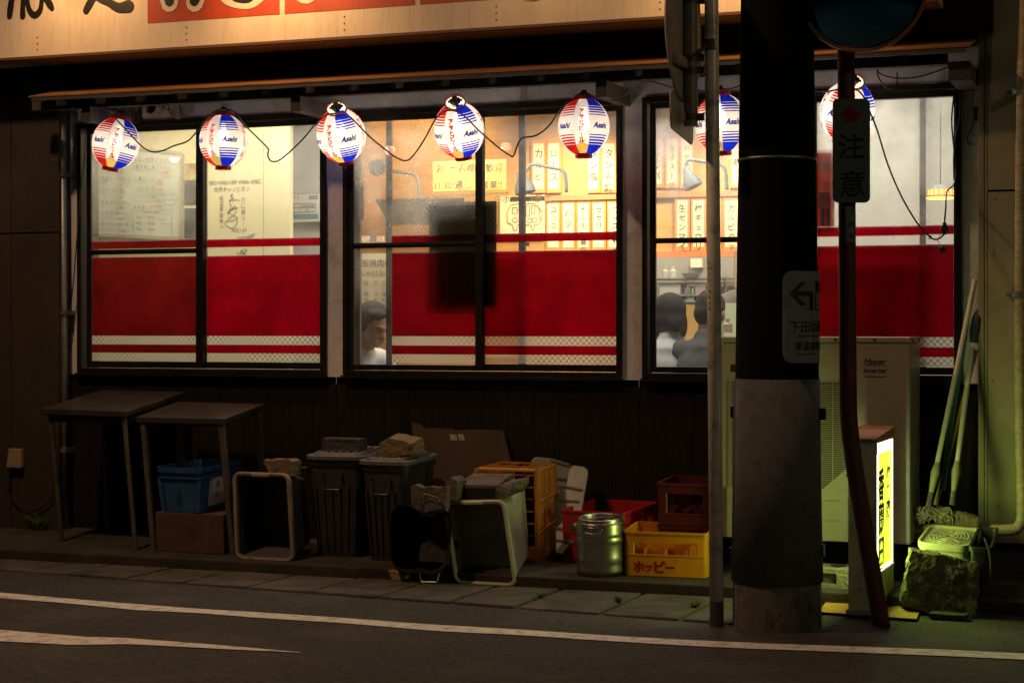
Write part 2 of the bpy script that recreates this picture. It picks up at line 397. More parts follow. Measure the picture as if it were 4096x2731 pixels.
def filmmat(name, col, tw=.2, checker=None, diff=.22):
    mm = bpy.data.materials.new(name); mm.use_nodes = True; n = mm.node_tree.nodes; l = mm.node_tree.links
    for q in list(n): n.remove(q)
    out = n.new("ShaderNodeOutputMaterial"); tr = n.new("ShaderNodeBsdfTransparent"); tl = n.new("ShaderNodeBsdfTranslucent"); df = n.new("ShaderNodeBsdfDiffuse")
    tr.inputs[0].default_value = (*col, 1); tl.inputs[0].default_value = (*col, 1); df.inputs[0].default_value = (*[c * .8 for c in col], 1)
    a = n.new("ShaderNodeMixShader"); b = n.new("ShaderNodeMixShader"); a.inputs[0].default_value = diff; b.inputs[0].default_value = tw
    l.new(tl.outputs[0], a.inputs[1]); l.new(df.outputs[0], a.inputs[2]); l.new(a.outputs[0], b.inputs[1]); l.new(tr.outputs[0], b.inputs[2])
    gl = n.new("ShaderNodeBsdfGlossy"); gl.inputs["Roughness"].default_value = .12
    fr_ = n.new("ShaderNodeFresnel"); fr_.inputs[0].default_value = 1.3; g = n.new("ShaderNodeMixShader")
    l.new(fr_.outputs[0], g.inputs[0]); l.new(b.outputs[0], g.inputs[1]); l.new(gl.outputs[0], g.inputs[2]); l.new(g.outputs[0], out.inputs[0])
    if not checker and diff < .3:
        tcf = n.new("ShaderNodeTexCoord"); tn = n.new("ShaderNodeTexNoise"); tn.inputs["Scale"].default_value = 3.2; tn.inputs["Detail"].default_value = 7; tn.inputs["Roughness"].default_value = .62
        l.new(tcf.outputs["Object"], tn.inputs[0]); rf_ = n.new("ShaderNodeValToRGB"); rf_.color_ramp.elements[0].position = .32; rf_.color_ramp.elements[1].position = .72
        rf_.color_ramp.elements[0].color = (*[v * .62 for v in col], 1); rf_.color_ramp.elements[1].color = (*[v * 1.3 for v in col], 1); l.new(tn.outputs[0], rf_.inputs[0])
        for q in (tr, tl, df): l.new(rf_.outputs[0], q.inputs[0])
        bpf = n.new("ShaderNodeBump"); bpf.inputs["Strength"].default_value = .35; bpf.inputs["Distance"].default_value = .004; l.new(tn.outputs[0], bpf.inputs["Height"]); l.new(bpf.outputs[0], gl.inputs["Normal"])
    if checker:
        tc = n.new("ShaderNodeTexCoord"); mp = n.new("ShaderNodeMapping"); mp.inputs["Location"].default_value = (0, .003, .0045)
        l.new(tc.outputs["Object"], mp.inputs[0])
        ck = n.new("ShaderNodeTexChecker"); ck.inputs["Scale"].default_value = 62
        ck.inputs[1].default_value = (*col, 1); ck.inputs[2].default_value = (*checker, 1); l.new(mp.outputs[0], ck.inputs[0])
        t2 = n.new("ShaderNodeTexNoise"); t2.inputs["Scale"].default_value = 2.6; l.new(tc.outputs["Object"], t2.inputs[0])
        mr = n.new("ShaderNodeMapRange"); mr.inputs[1].default_value = .4; mr.inputs[2].default_value = .56; l.new(t2.outputs[0], mr.inputs[0])
        mx = n.new("ShaderNodeMix"); mx.data_type = 'RGBA'; l.new(mr.outputs[0], mx.inputs[0]); l.new(ck.outputs[0], mx.inputs[7]); mx.inputs[6].default_value = (*[(p + q) / 2 for p, q in zip(col, checker)], 1)
        for q in (tr, tl, df): l.new(mx.outputs[2], q.inputs[0])
    return mm
M_red = filmmat("red_film", (.27, .0012, .010), .12); M_red2 = filmmat("dusty_red_film", (.16, .006, .008), .10)
M_chk = filmmat("checker_film", (.78, .74, .62), .35, (.40, .38, .34), .12)
zA = (Zf(1000, 986), Zf(1000, 954)); zB = (Zf(1000, 1343.5), Zf(1000, 1021)); zC = (Zf(1000, 1379), Zf(1000, 1343.5)); zD = (Zf(1000, 1413), Zf(1000, 1379)); zE = (Zf(1000, 1447), Zf(1000, 1413))
def bars(m, x0, x1, z0, z1, y0, y1, wl_, wr_, wt_, wb_):
    m.box(x0, x0 + wl_, y0, y1, z0, z1); m.box(x1 - wr_, x1, y0, y1, z0, z1)
    m.box(x0 + wl_, x1 - wr_, y0 + .0005, y1 - .0005, z1 - wt_, z1); m.box(x0 + wl_, x1 - wr_, y0 + .0005, y1 - .0005, z0, z0 + wb_)
def sash(root, gx0, gx1, y, ft, midz=None, films=True, rf=None, fx0=None, gm=None, wl_=.02, wr_=.02, gb=None):
    z0 = zb + .03; z1 = zt - .028
    a, b = X(gx0, y), X(gx1, y); gb = gb or Zf(2066, 1457)
    m = MB(); bars(m, a - wl_, b + wr_, z0, z1, y - .014, y + .014, wl_, wr_, max(.01, z1 - Zf(2066, 461)), gb - z0)
    if midz: m.box(a, b, y - .013, y + .013, midz - .014, midz + .014); m.box(a, b, y - .017, y - .013, midz - .006, midz + .006)
    s = m.build("sash", M_frame, root, world=True, bevel=.002)
    m = MB(); m.poly([(a, y, gb), (b, y, gb), (b, y, Zf(2066, 461)), (a, y, Zf(2066, 461))]); m.build("glass_pane", gm or M_glass, s, world=True)
    if films:
        fa = X(fx0, y) if fx0 else a + .002; fb = b - .002; yy = y + .003
        m = MB(); 
        for q in (zA, zB, zD): m.poly([(fa, yy, q[0]), (fb, yy, q[0]), (fb, yy, q[1]), (fa, yy, q[1])])
        m.build("window_film", rf or M_red, s, world=True)
        m = MB()
        for q in (zC, zE): m.poly([(fa, yy, q[0]), (fb, yy, q[0]), (fb, yy, q[1]), (fa, yy, q[1])])
        m.build("checker_film", M_chk, s, world=True)
    return s
GW = "aluminium windows of the restaurant front"
def wframe(label, x0, x1):
    r = thing("window", label, "window", Vector(((X(x0) + X(x1)) / 2, 0, zb)), GW)
    m = MB(); bars(m, X(x0) + .001, X(x1) - .001, zb, zt, -.035, .07, .026, .026, .026, .026)
    m.build("window_frame", M_frame, r, world=True, bevel=.002)
    m = MB(); m.box(X(x0) - .004, X(x1) + .004, -.05, -.0005, zb - .016, zb - .001); m.build("sill", M_frame, r, world=True)
    return r
w1 = wframe("dark framed window at the left, whiteboard menu and handwriting behind it, red film below", 320, 1307)
sash(w1, 366, 788, -.008, .02, Zf(787, 1003), rf=M_red2, wl_=.026, wr_=.046)
sash(w1, 826, 1290, .024, .02, None)
w2 = wframe("dark framed middle window with a dark poster and a diner's grey head behind it", 1380, 2491)
sash(w2, 1417, 1904, -.008, .02, Zf(1904, 975), rf=filmmat("worn_red_film", (.23, .003, .01), .12), fx0=1567, gm=M_glassd, wl_=.03, wr_=.042, gb=Zf(2066, 1462))
sash(w2, 1938, 2471, .024, .02, None)
w3 = wframe("dark framed window at the right, partly behind the utility pole, two diners inside", 2574, 3846)
sash(w3, 2624, 3236, -.008, .02, Zf(2740, 962), films=False, gm=M_glassd, wl_=.03, wr_=.04, gb=Zf(2066, 1462))
sash(w3, 3268, 3816, .024, .02, None, gm=M_glassf)
for root, a, b, yy in ((w2, 1547, 1567, .055), (w2, 2077, 2101, .085), (w3, 3679, 3703, .085)):
    m = MB(); m.box(X(a, yy), X(b, yy), yy - .012, yy + .012, zb + .03, zt - .03); m.build("inner_stile", M_frame, root, world=True, bevel=.002)
for root, xa_, xb2 in ((w2, 1942, 2089), (w3, 3275, 3690)):
    yy = .088; m = MB()
    for q in (zA, zB, zD): m.poly([(X(xa_, yy), yy, q[0]), (X(xb2, yy), yy, q[0]), (X(xb2, yy), yy, q[1]), (X(xa_, yy), yy, q[1])])
    m.build("inner_film", filmmat("inner_red_film", (.62, .10, .10), .35), root, world=True)
m = MB(); m.box(X(1417, .06), X(1443, .06), .05, .07, zb + .03, zt - .03); m.box(X(1443, .06) - .001, X(1455, .06), .052, .066, Zf(1450, 880, .06), Zf(1450, 730, .06)); m.build("timber_jamb", mat("brown_jamb", (.16, .09, .05), .6, var=.3, vs=8), w2, world=True)
m = MB()
for a, py in ((2106, 975), (3716, 947)): m.box(X(a, .07), X(a + 12, .07), .05, .068, Zf(a, py + 10, .07), Zf(a, py - 4, .07))
m.split("latch", M_frame, w2, world=True)
m = MB(); m.box(X(1717, .036), X(1986, .036), .0355, .037, Zf(1717, 1228, .036), Zf(1717, 811, .036))
tag(m.build("poster", filmmat("poster_back", (.20, .18, .12), .22, (.10, .09, .07), .3)), "dark sheet stuck behind the middle window glass", "poster")

# ================================================================ eave over the windows
M_roof = mat("roof_sheet", (.42, .20, .08), .5, var=.3, vs=3, bump=.3, bs=7, stretch=(1.5, 6, 6), dirt=(.12, .08, .05), ds=5, da=.5)
ev = thing("eave", "long low metal eave over the windows that the paper lanterns hang from", "eave", Vector((X(2066), -.3, Zf(2066, 285, -.5))))
ze = Zf(2066, 285, -.5); zk = Zf(2066, 255, -.15)
xl, xr = X(112, -.5), X(3880, -.5)
m = MB(); n = 40
for i in range(n):
    a = xl + (xr - xl) * i / n; b = xl + (xr - xl) * (i + 1) / n
    w_ = .004 * sin(i * 1.7)
    m.hexa([(a, -.5, ze), (b, -.5, ze), (b, -.13, zk - .006), (a, -.13, zk - .006), (a, -.5, ze + .006), (b, -.5, ze + .006), (b, -.13, zk), (a, -.13, zk)])
m.build("roof_sheet", M_roof, ev, world=True)
m = MB(); m.box(xl + .02, xr - .02, -.497, -.47, Zf(2066, 304, -.48), ze - .002); m.build("fascia", M_beam, ev, world=True)
zp0, zp1 = Zf(2066, 348, -.33), Zf(2066, 306, -.33)
m = MB(); m.box(X(140, -.33), X(3790, -.33), -.36, -.30, zp0, zp1); m.build("purlin", M_beam, ev, world=True)
m = MB(); x = xl + .15
while x < xr - .1:
    mm = MB(); mm.bar((x, -.465, ze - .03), (x, -.01, ze + .05), .03, .045); mm.build("rafter", mat("rafter_timber", (.10, .085, .07), .7, var=.3), ev, world=True); x += .265

m = MB(); m.hexa([(xl + .03, -.47, ze - .004), (xr - .03, -.47, ze - .004), (xr - .03, 0, ze + .076), (xl + .03, 0, ze + .076)] + [(xl + .03, -.47, ze - .001), (xr - .03, -.47, ze - .001), (xr - .03, 0, ze + .08), (xl + .03, 0, ze + .08)])
m.build("soffit", M_beam, ev, world=True)
for a in (352, 1190, 2410, 3840):
    mm = MB(); xx = X(a, -.40); hw = .028 if a < 3800 else .05
    mm.box(xx - hw, xx + hw, -.42, .0, zp0 - .085, zp0 - .001); mm.build("bracket_arm", mat("arm_timber", (.15, .12, .10), .75, var=.35, vs=8), ev, world=True)
    mm = MB(); mm.box(xx - hw - .001, xx + hw + .001, -.424, -.4205, zp0 - .088, zp0 + .001); mm.build("arm_cap", M_beam, ev, world=True)
# dark band between eave and sign
m = MB(); m.box(X(-900, -.14), X(3913, -.14), -.14, -.001, zk - .02, 3.6); m.box(X(3700, -.2), X(3968, -.2), -.2, -.1401, Zf(3800, 133, -.2), 3.6)
tag(m.build("dark_fascia_wall", mat("brown_black_sheet", (.012, .008, .006), .6, spec=.15, var=.3, vs=3)), "dark sheet metal band of wall between the sign and the eave", "wall")

# ================================================================ the big shop sign
YS = -.46; zs = Zf(2066, 106, YS)
M_signw = mat("sign_cream", (.62, .55, .44), .5, var=.08, vs=2, bump=.05, bs=6, dirt=(.30, .24, .16), ds=14, da=.28, stretch=(3, 1, .35))
M_signr = mat("sign_red", (.40, .055, .02), .5, var=.12, vs=4, dirt=(.2, .04, .02), ds=10, da=.35, stretch=(3, 1, .35))
M_ink = mat("sign_black", (.012, .011, .010), .45)
sg = thing("shop_sign", "big cream and red painted sign over the restaurant, cut by the top edge", "sign", Vector((X(1500, YS), YS, zs)))
m = MB(); xs0, xs1 = X(-700, YS), X(3745, YS)
m.box(xs0, xs1, YS, -.141, zs, zs + 1.1); m.build("sign_board", M_signw, sg, world=True, bevel=.004)
m = MB(); m.box(xs0, xs1, YS - .008, YS + .02, zs - .012, zs + .003); m.build("edge_trim", mat("trim_brown", (.10, .05, .025), .6), sg, world=True)
m = MB()
for px in (150, 746, 1377, 1985, 2640): 
    for dz in (.04, .075, .11): m.lathe([(0, 0), (.005, 0), (.004, .003), (0, .004)], 8, T(X(px, YS), YS, zs + dz) @ RX(R(90)))
m.split("bolt_head", mat("rivet", (.2, .15, .1), .5, metal=.5), sg, world=True)
zrp = Zf(591, 95, YS)
m = MB()
for a, b in ((591, 1119), (1140, 1660), (1681, 2210), (2232, 2600)):
    m.poly([(X(a, YS), YS - .002, zrp), (X(b, YS), YS - .002, zrp), (X(b, YS), YS - .002, zs + 1.05), (X(a, YS), YS - .002, zs + 1.05)])
m.build("red_panel", M_signr, sg, world=True)
def strokes(name, L, Y, mt):
    m = MB(); 
    for i, (pts, wd) in enumerate(L):
        q = []; ww = []
        for (px, py), s in zip(pts, wd):
            p = P(px / 1.96, py / 1.96, Y); q.append((p.x, p.z)); ww.append(s / 1.96 / pxm(px / 1.96, Y))
        m.ribbon(q, ww, T(0, Y - i * .0003, 0) @ FACE, smooth=6)
        if name != "brush_character": m.build(name, mt, sg, world=True); m = MB()
    if m.v: m.build(name, mt, sg, world=True)
strokes("brush_character", [([(110, -80), (95, -20), (82, 60), (74, 130)], [40, 40, 48, 40]), ([(180, -60), (182, 0), (178, 70), (178, 128)], [44, 40, 38, 44]),
    ([(212, -60), (215, 20), (235, 90), (272, 120), (310, 90), (325, 30), (328, -50)], [34, 34, 40, 46, 40, 34, 36]), ([(335, -60), (368, 0), (392, 40), (408, 66)], [40, 46, 50, 36]),
    ([(90, -70), (300, -75)], [36, 36])], YS - .003, M_ink)
strokes("brush_character", [([(770, -90), (728, -10), (700, 35), (674, 85)], [58, 50, 56, 48]), ([(730, -60), (770, -10), (850, 22), (930, 62), (1005, 52)], [40, 40, 52, 66, 88])], YS - .003, M_ink)
strokes("letter_outline", [([(1310, -160), (1318, -60), (1330, 20)], [150, 150, 136]), ([(1560, -160), (1540, -60), (1528, 18)], [150, 150, 140]), ([(1700, -140), (1770, -20), (1880, 22), (1990, 10), (2130, -120)], [80, 84, 84, 84, 84]),
    ([(2240, -110), (2350, -20), (2395, -4), (2440, -16), (2540, -110)], [60, 60, 60, 60, 60]), ([(4050, -60), (4170, -22), (4290, -60)], [50, 54, 50]), ([(1420, -200), (1500, -90)], [60, 60])], YS - .004, M_signw)
strokes("letter_fill", [([(1310, -160), (1318, -60), (1328, 12)], [86, 84, 72]), ([(1560, -160), (1542, -60), (1524, 8)], [90, 88, 76]), ([(1790, -60), (1840, -12), (1900, 2), (1960, -6), (2060, -90)], [36, 40, 42, 40, 34])], YS - .006, M_ink)
for px, pw, ty in ((1120, 52, 120), (2960, 52, 60), (330, 26, 60), (2250, 9, 60)):
    xx = X(px, YS)
    fl = thing("sign_floodlight", {1120: "floodlight over the second red panel of the sign", 2960: "floodlight over the sign's bare cream right part", 330: "floodlight over the black brush characters of the sign", 2250: "dim floodlight over the sign between the last red panel and the road sign"}[px], "floodlight", Vector((xx, YS - .36, zs + .66)), "floodlights on arms over the sign")
    m = MB(); m.tube([(0, .36, .12), (0, .2, .16), (0, 0, .08)], .012); m.build("arm", M_steel, fl)
    m = MB(); m.lathe([(.02, .06), (.05, .04), (.075, -.05), (.07, -.05), (.045, .03)], 20, RX(R(18))); m.build("reflector", M_steel, fl)
    lamp("sign_flood", 'SPOT', (xx, YS - .36, zs + .60), pw * .80, (1.0, .52, .20), .05, aim=(xx + .05, YS + .05, zs + .22), spot=R(112), blend=.7)
# ================================================================ paper lanterns
def lantern_paper():
    mm = bpy.data.materials.new("lantern_paper"); mm.use_nodes = True; n = mm.node_tree.nodes; l = mm.node_tree.links
    for q in list(n): n.remove(q)
    def math_(op, a, b=None, c=None):
        k = n.new("ShaderNodeMath"); k.operation = op
        for i, v in enumerate((a, b, c)):
            if v is None: continue
            if isinstance(v, (int, float)): k.inputs[i].default_value = v
            else: l.new(v, k.inputs[i])
        return k.outputs[0]
    tc = n.new("ShaderNodeTexCoord"); sx = n.new("ShaderNodeSeparateXYZ"); l.new(tc.outputs["Object"], sx.inputs[0])
    x, y, z = sx.outputs
    a = math_('ARCTAN2', x, math_('MULTIPLY', y, -1)); ad = math_('DIVIDE', a, pi / 2)
    fr0 = math_('ABSOLUTE', math_('SUBTRACT', math_('FRACT', math_('ADD', ad, 10.5)), .5))
    white = math_('LESS_THAN', fr0, .20)
    blue = math_('GREATER_THAN', math_('SINE', math_('MULTIPLY', a, 2)), 0)
    t = math_('DIVIDE', math_('ABSOLUTE', z), .125)
    solid = math_('GREATER_THAN', t, .76)
    duty = math_('MULTIPLY_ADD', t, 1.3, -.06)
    st = math_('MULTIPLY', math_('LESS_THAN', math_('FRACT', math_('MULTIPLY_ADD', t, 11.2, .1)), duty), math_('GREATER_THAN', t, .33))
    ink = math_('MAXIMUM', solid, st); colr = math_('MULTIPLY', ink, math_('SUBTRACT', 1, white))
    front = math_('LESS_THAN', math_('ABSOLUTE', ad), .5)
    gold = math_('MULTIPLY', math_('MULTIPLY', white, front), math_('LESS_THAN', math_('SUBTRACT', z, math_('MULTIPLY', math_('ABSOLUTE', ad), -.06)), -.078))
    def mix(f, A, B):
        k = n.new("ShaderNodeMix"); k.data_type = 'RGBA'; l.new(f, k.inputs[0])
        for i, v in ((6, A), (7, B)):
            if isinstance(v, tuple): k.inputs[i].default_value = (*v, 1)
            else: l.new(v, k.inputs[i])
        return k.outputs[2]
    rb = mix(blue, (.72, .02, .012), (.008, .025, .58))
    c = mix(colr, (1, .93, .80), rb); c = mix(gold, c, (.80, .52, .10))
    seam = math_('MULTIPLY', math_('LESS_THAN', math_('ABSOLUTE', math_('SUBTRACT', fr0, .205)), .012), .3)
    c = mix(seam, c, (.75, .62, .40))
    tl = n.new("ShaderNodeBsdfTranslucent"); df = n.new("ShaderNodeBsdfDiffuse"); em = n.new("ShaderNodeEmission"); em.inputs[1].default_value = .42
    for q in (tl, df, em): l.new(c, q.inputs[0])
    l.new(math_('MULTIPLY_ADD', math_('SUBTRACT', 1, math_('MAXIMUM', colr, gold)), .10, .16), em.inputs[1])
    m0 = n.new("ShaderNodeMixShader"); m0.inputs[0].default_value = .3; l.new(tl.outputs[0], m0.inputs[1]); l.new(df.outputs[0], m0.inputs[2])
    dk = mix(math_('MULTIPLY', 1, .48), c, (0, 0, 0)); l.new(dk, tl.inputs[0]); l.new(dk, df.inputs[0])
    tp = n.new("ShaderNodeBsdfTransparent"); l.new(c, tp.inputs[0])
    m1 = n.new("ShaderNodeMixShader"); m1.inputs[0].default_value = .36; l.new(m0.outputs[0], m1.inputs[1]); l.new(tp.outputs[0], m1.inputs[2])
    ad_ = n.new("ShaderNodeAddShader"); l.new(m1.outputs[0], ad_.inputs[0]); l.new(em.outputs[0], ad_.inputs[1])
    out = n.new("ShaderNodeOutputMaterial"); l.new(ad_.outputs[0], out.inputs[0])
    return mm
M_paper = lantern_paper()
M_capred = mat("lantern_red_ring", (.42, .012, .012), .35, spec=.5)
M_black = mat("black_plastic", (.012, .012, .013), .45)
M_wire = mat("wire_steel", (.35, .34, .32), .4, metal=.9)
M_inkr = mat("glow_ink_red", (.5, .02, .01), .7, emit=(.80, .04, .01), es=.5)  # faint emission in both inks stands in for bulb light coming through
M_inkb = mat("glow_ink_blue", (.02, .03, .5), .7, emit=(.02, .03, .55), es=.2)
def lr(z): return .128 * math.sqrt(max(0.001, 1 - (z / .1345) ** 2))
def lantern(first, label, M, tip=False):
    if first is None:
        r = thing("paper_lantern", label, "lantern", M, GL)
        m = MB(); prof = []; N = 26
        for i in range(N * 3 + 1):
            z = -.125 + .25 * i / (N * 3); k = [0, .85, .85][i % 3] if i < N * 3 else 0
            prof.append((lr(z) - .0022 * (1 - k), z))
        m.lathe(prof, 56); m.build("paper_body", M_paper, r, smooth='all')
        m = MB(); m2 = MB()
        for q in range(4):
            a0 = q * pi / 2
            def fn(v, a0=a0, e=.0012): 
                rr = lr(v.y) + e; a = a0 + v.x / rr; return Vector((rr * sin(a), -rr * cos(a), v.y))
            for i, ch in enumerate("アサヒビール"):
                zc = .062 - i * .0262
                if ch == 'ー':
                    m.add([fn(Vector((sx_, zc + sy_, 0))) for sx_, sy_ in ((-.0015, -.010), (.0015, -.010), (.0015, .010), (-.0015, .010))], [[0, 1, 2, 3]])
                else: m.text(ch, .029, Matrix(), (lambda v, zc=zc, fn=fn: fn(Vector((v.x, v.y + zc, 0)))), off=.05)
            a1 = a0 + pi / 4
            m2.text("Asahi", .036, Matrix(), (lambda v, a1=a1: fn(v, a1)), off=.045, shear=.35)
            m.build("red_lettering", M_inkr, r); m2.build("blue_lettering", M_inkb, r); m = MB(); m2 = MB()
        m = MB(); m.lathe([(.046, .122), (.052, .122), (.052, .143), (.048, .143), (.046, .122)], 36); m.build("top_ring", M_capred, r, smooth=True)
        m = MB(); m.lathe([(0, .123), (.030, .124), (.0475, .134)], 28); m.build("glow_disc", mat("glow_inside", (.9, .8, .6), emit=(1, .84, .58), es=1.6), r, smooth=True)  # glowing disc added in the ring, in place of the lit paper inside
        m = MB(); m.lathe([(.037, -.121), (.043, -.121), (.043, -.143), (.039, -.143), (.037, -.121)], 36); m.build("bottom_ring", M_capred, r, smooth=True)
        m = MB(); m.tube([(.050 * cos(t), 0, .135 + .045 * sin(t)) for t in [pi * i / 14 for i in range(15)]], .0011, 6, caps=False)
        m.tube([(0, 0, .178), (.004, 0, .186), (.0, 0, .194), (-.004, 0, .188)], .0014, 6)
        m.tube([(.008 * cos(t), 0, -.153 + .008 * sin(t)) for t in [2 * pi * i / 12 for i in range(12)]], .0009, 5, closed=True)
        m.tube([(0, 0, -.143), (0, 0, -.146)], .0012, 5); m.build("wire_handle", M_wire, r)
        m = MB(); m.box(-.026, .026, -.013, .013, .142, .156); m.lathe([(.0, .170), (.014, .170), (.018, .156), (.018, .10), (.012, .09), (0, .09)], 14); m.box(-.036, .036, -.006, .006, .146, .152)
        m.build("lamp_socket", M_black, r, smooth=True)
        m = MB(); m.lathe([(.010, .09), (.012, .07), (.026, .035), (.030, .01), (.024, -.014), (.0, -.026)], 16)
        m.build("bulb", mat("lit_bulb", (1, .9, .8), emit=(1, .90, .76), es=3), r, smooth='all')
    else:
        r = first.copy(); COL.objects.link(r); r.matrix_world = M; r["label"] = label; MW[r.name] = M
        for ch in first.children: c = ch.copy(); COL.objects.link(c); c.parent = r
    if tip:
        for ch in r.children:
            if ch.name.split('.')[0] in ('top_ring', 'glow_disc', 'wire_handle', 'lamp_socket', 'bulb'):
                if ch.name.startswith('wire'): ch.location = (0, -.02, .0); continue
                ch.matrix_basis = RZ(R(-tip)) @ T(0, -.030, .130) @ RX(R(34)) @ T(0, 0, -.130)
    lamp("lantern_bulb_light", 'POINT', M @ Vector((0, 0, -.022)), 2.3, (1, .92, .80), .03)
    return r
GL = "striped paper lanterns strung along the eave"
YL = -.33; l0 = None
for (dx, dy, roll, tilt, va, lab) in (
    (266, 330, 12, 4, -2, "first paper lantern from the left, leaning, white stripe and gold patch facing out"),
    (513, 324, 0, 0, -29, "upright paper lantern over the first window, second from the left"),
    (784, 311, -11, 27, -30, "third paper lantern from the left, tipped forward so its lit top opening shows"),
    (1055, 299, -9, 27, -19, "fourth paper lantern from the left, tipped forward before the yellow lit notice"),
    (1341, 292, 0, 0, -5, "upright paper lantern with gold patch at the right end of the middle window"),
    (1657, 284, -3, 4, -18, "paper lantern hanging partly behind the slim white pole, its ring askew"),
    (1946, 256, 12, 27, 24, "rightmost paper lantern, behind the caution plate and the orange pole")):
    p = P(dx * 1.7415, dy * 1.7415, YL)
    acam = math.atan2(CAMP.x - p.x, -(CAMP.y - p.y))
    M = T(p) @ RZ(acam) @ RY(R(roll)) @ RX(R(tilt * .6)) @ RZ(R(va)) @ Matrix.Diagonal((1.045, 1.045, 1.12, 1))
    o = lantern(l0, lab, M, va if tilt > 20 else False); l0 = l0 or o
# ---- cables
def smoothpts(pts, k=4):
    out = []
    n = len(pts)
    for i in range(n - 1):
        p0 = pts[max(0, i - 1)]; p1 = pts[i]; p2 = pts[i + 1]; p3 = pts[min(n - 1, i + 2)]
        for j in range(k):
            t = j / k
            out.append(.5 * ((2 * p1) + (p2 - p0) * t + (2 * p0 - 5 * p1 + 4 * p2 - p3) * t * t + (3 * p1 - p0 - 3 * p2 + p3) * t ** 3))
    out.append(pts[-1]); return out
def cable(name, label, cat, pts, Y, r, mt=None, s=1.7415, k=4, group=None):
    q = []
    for i, p in enumerate(pts):
        yy = Y if len(p) == 2 else p[2]; q.append(P(p[0] * s, p[1] * s, yy))
    m = MB(); m.tube(smoothpts(q, k), r, 8); return tag(m.build(name, mt or M_black, smooth='all'), label, cat, group)
D1 = [(237, 245, -.42), (252, 256), (268, 275), (300, 310), (330, 340), (352, 349), (375, 346), (400, 335), (430, 325), (450, 305), (470, 280), (493, 257, -.40), (513, 251, -.36), (540, 258, -.42), (560, 285), (590, 315), (612, 337), (617, 345), (615, 356), (622, 370), (640, 369), (670, 345), (700, 315), (725, 285), (752, 264), (775, 262), (800, 266), (825, 290), (850, 315), (880, 340), (910, 362), (935, 369), (955, 350), (975, 320), (1000, 275), (1022, 256), (1047, 256), (1070, 270), (1100, 300), (1140, 335), (1172, 358), (1180, 357), (1188, 335), (1200, 317), (1230, 312), (1260, 290), (1285, 255), (1312, 232, -.42), (1341, 224, -.36), (1370, 226, -.42), (1400, 231), (1430, 225), (1455, 205), (1475, 188), (1500, 188), (1540, 200), (1580, 207), (1620, 208), (1655, 207, -.36), (1685, 203), (1720, 192), (1790, 205), (1885, 212), (1930, 205), (1965, 206), (1985, 225), (2000, 262), (2015, 300), (2040, 380), (2070, 450), (2105, 510), (2135, 543), (2150, 550), (2165, 542), (2171, 528), (2169, 520), (2172, 480), (2175, 440, -.3), (2190, 425, -.12), (2196, 395, -.05), (2190, 330, -.05), (2186, 270, -.05), (2195, 190, -.05)]
cable("lantern_cable", "long black cable looping from paper lantern to paper lantern", "cable", D1, -.475, .0042)
m = MB(); p = P(2170 * 1.7415, 525 * 1.7415, -.475); m.lathe([(0, -.012), (.017, -.012), (.020, 0), (.017, .012), (0, .012)], 16, T(p) @ RX(R(90))); m.box(p.x - .008, p.x + .008, p.y - .01, p.y + .01, p.z + .015, p.z + .028); m.box(p.x - .01, p.x + .006, p.y - .01, p.y + .01, p.z - .028, p.z - .015)
tag(m.build("cable_connector", M_black, smooth=True), "round black plug hanging on the lantern cable by the right window", "plug")
r_ = thing("lamp_socket", "empty black lamp socket dangling below the round plug", "socket", P(2165 * 1.7415, 573 * 1.7415, -.475) )
m = MB(); m.hexa([Vector(v) for v in ((-.010, -.012, -.020), (.022, -.012, -.012), (.022, .012, -.012), (-.010, .012, -.020), (-.020, -.012, .008), (.008, -.012, .018), (.008, .012, .018), (-.020, .012, .008))]); m.build("socket_body", M_black, r_, bevel=.003)
m = MB(); m.tube([(-.005, 0, .014), (-.016, 0, .03), (-.022, 0, .05), (-.006, 0, .075)], .0018, 6); m.build("lead", M_black, r_)
cable("wall_wire", "thin dark wire running down the plaster at the left of the windows", "wire", [(344, 463), (338, 640), (323, 754), (299, 1068), (281, 1245), (264, 1370), (239, 1562), (236, 1700), (242, 1900)], -.06, .0035, s=1)
cable("loose_wire", "loop of black wire hanging under the eave, end cut", "wire", [(2014, 158), (2018, 178), (2032, 198), (2048, 206), (2058, 200), (2061, 182), (2060, 166)], -.28, .0034)
cable("loose_wire", "slack black wire under the eave's right end, running to the corner bracket", "wire", [(2014, 160), (2025, 172), (2060, 180), (2105, 178), (2150, 165), (2186, 150)], -.285, .0036)
cable("loose_wire", "thin wire hanging down the plaster corner beside the right window", "wire", [(3896, 345), (3892, 420), (3894, 480), (3884, 520), (3868, 548), (3872, 566), (3886, 582)], -.03, .0032, s=1)
cable("loose_wire", "dark wire running down the right window frame", "wire", [(3840, 320), (3840, 460), (3826, 530), (3815, 620), (3816, 720)], -.045, .0035, s=1)
m = MB(); p = P(3893, 570, -.03); m.bar(P(3880, 556, -.04), P(3900, 580, -.04), .014, .012); tag(m.build("plug", mat("grey_plug", (.2, .2, .17), .6)), "small grey plug on the wire at the plaster corner", "plug")
m = MB(); m.box(X(3896, -.03), X(3912, -.03), -.05, -.001, Zf(3900, 484, -.03), Zf(3900, 428, -.03)); tag(m.build("wall_switch_box", M_black), "small black box on the plaster corner right of the windows", "box")
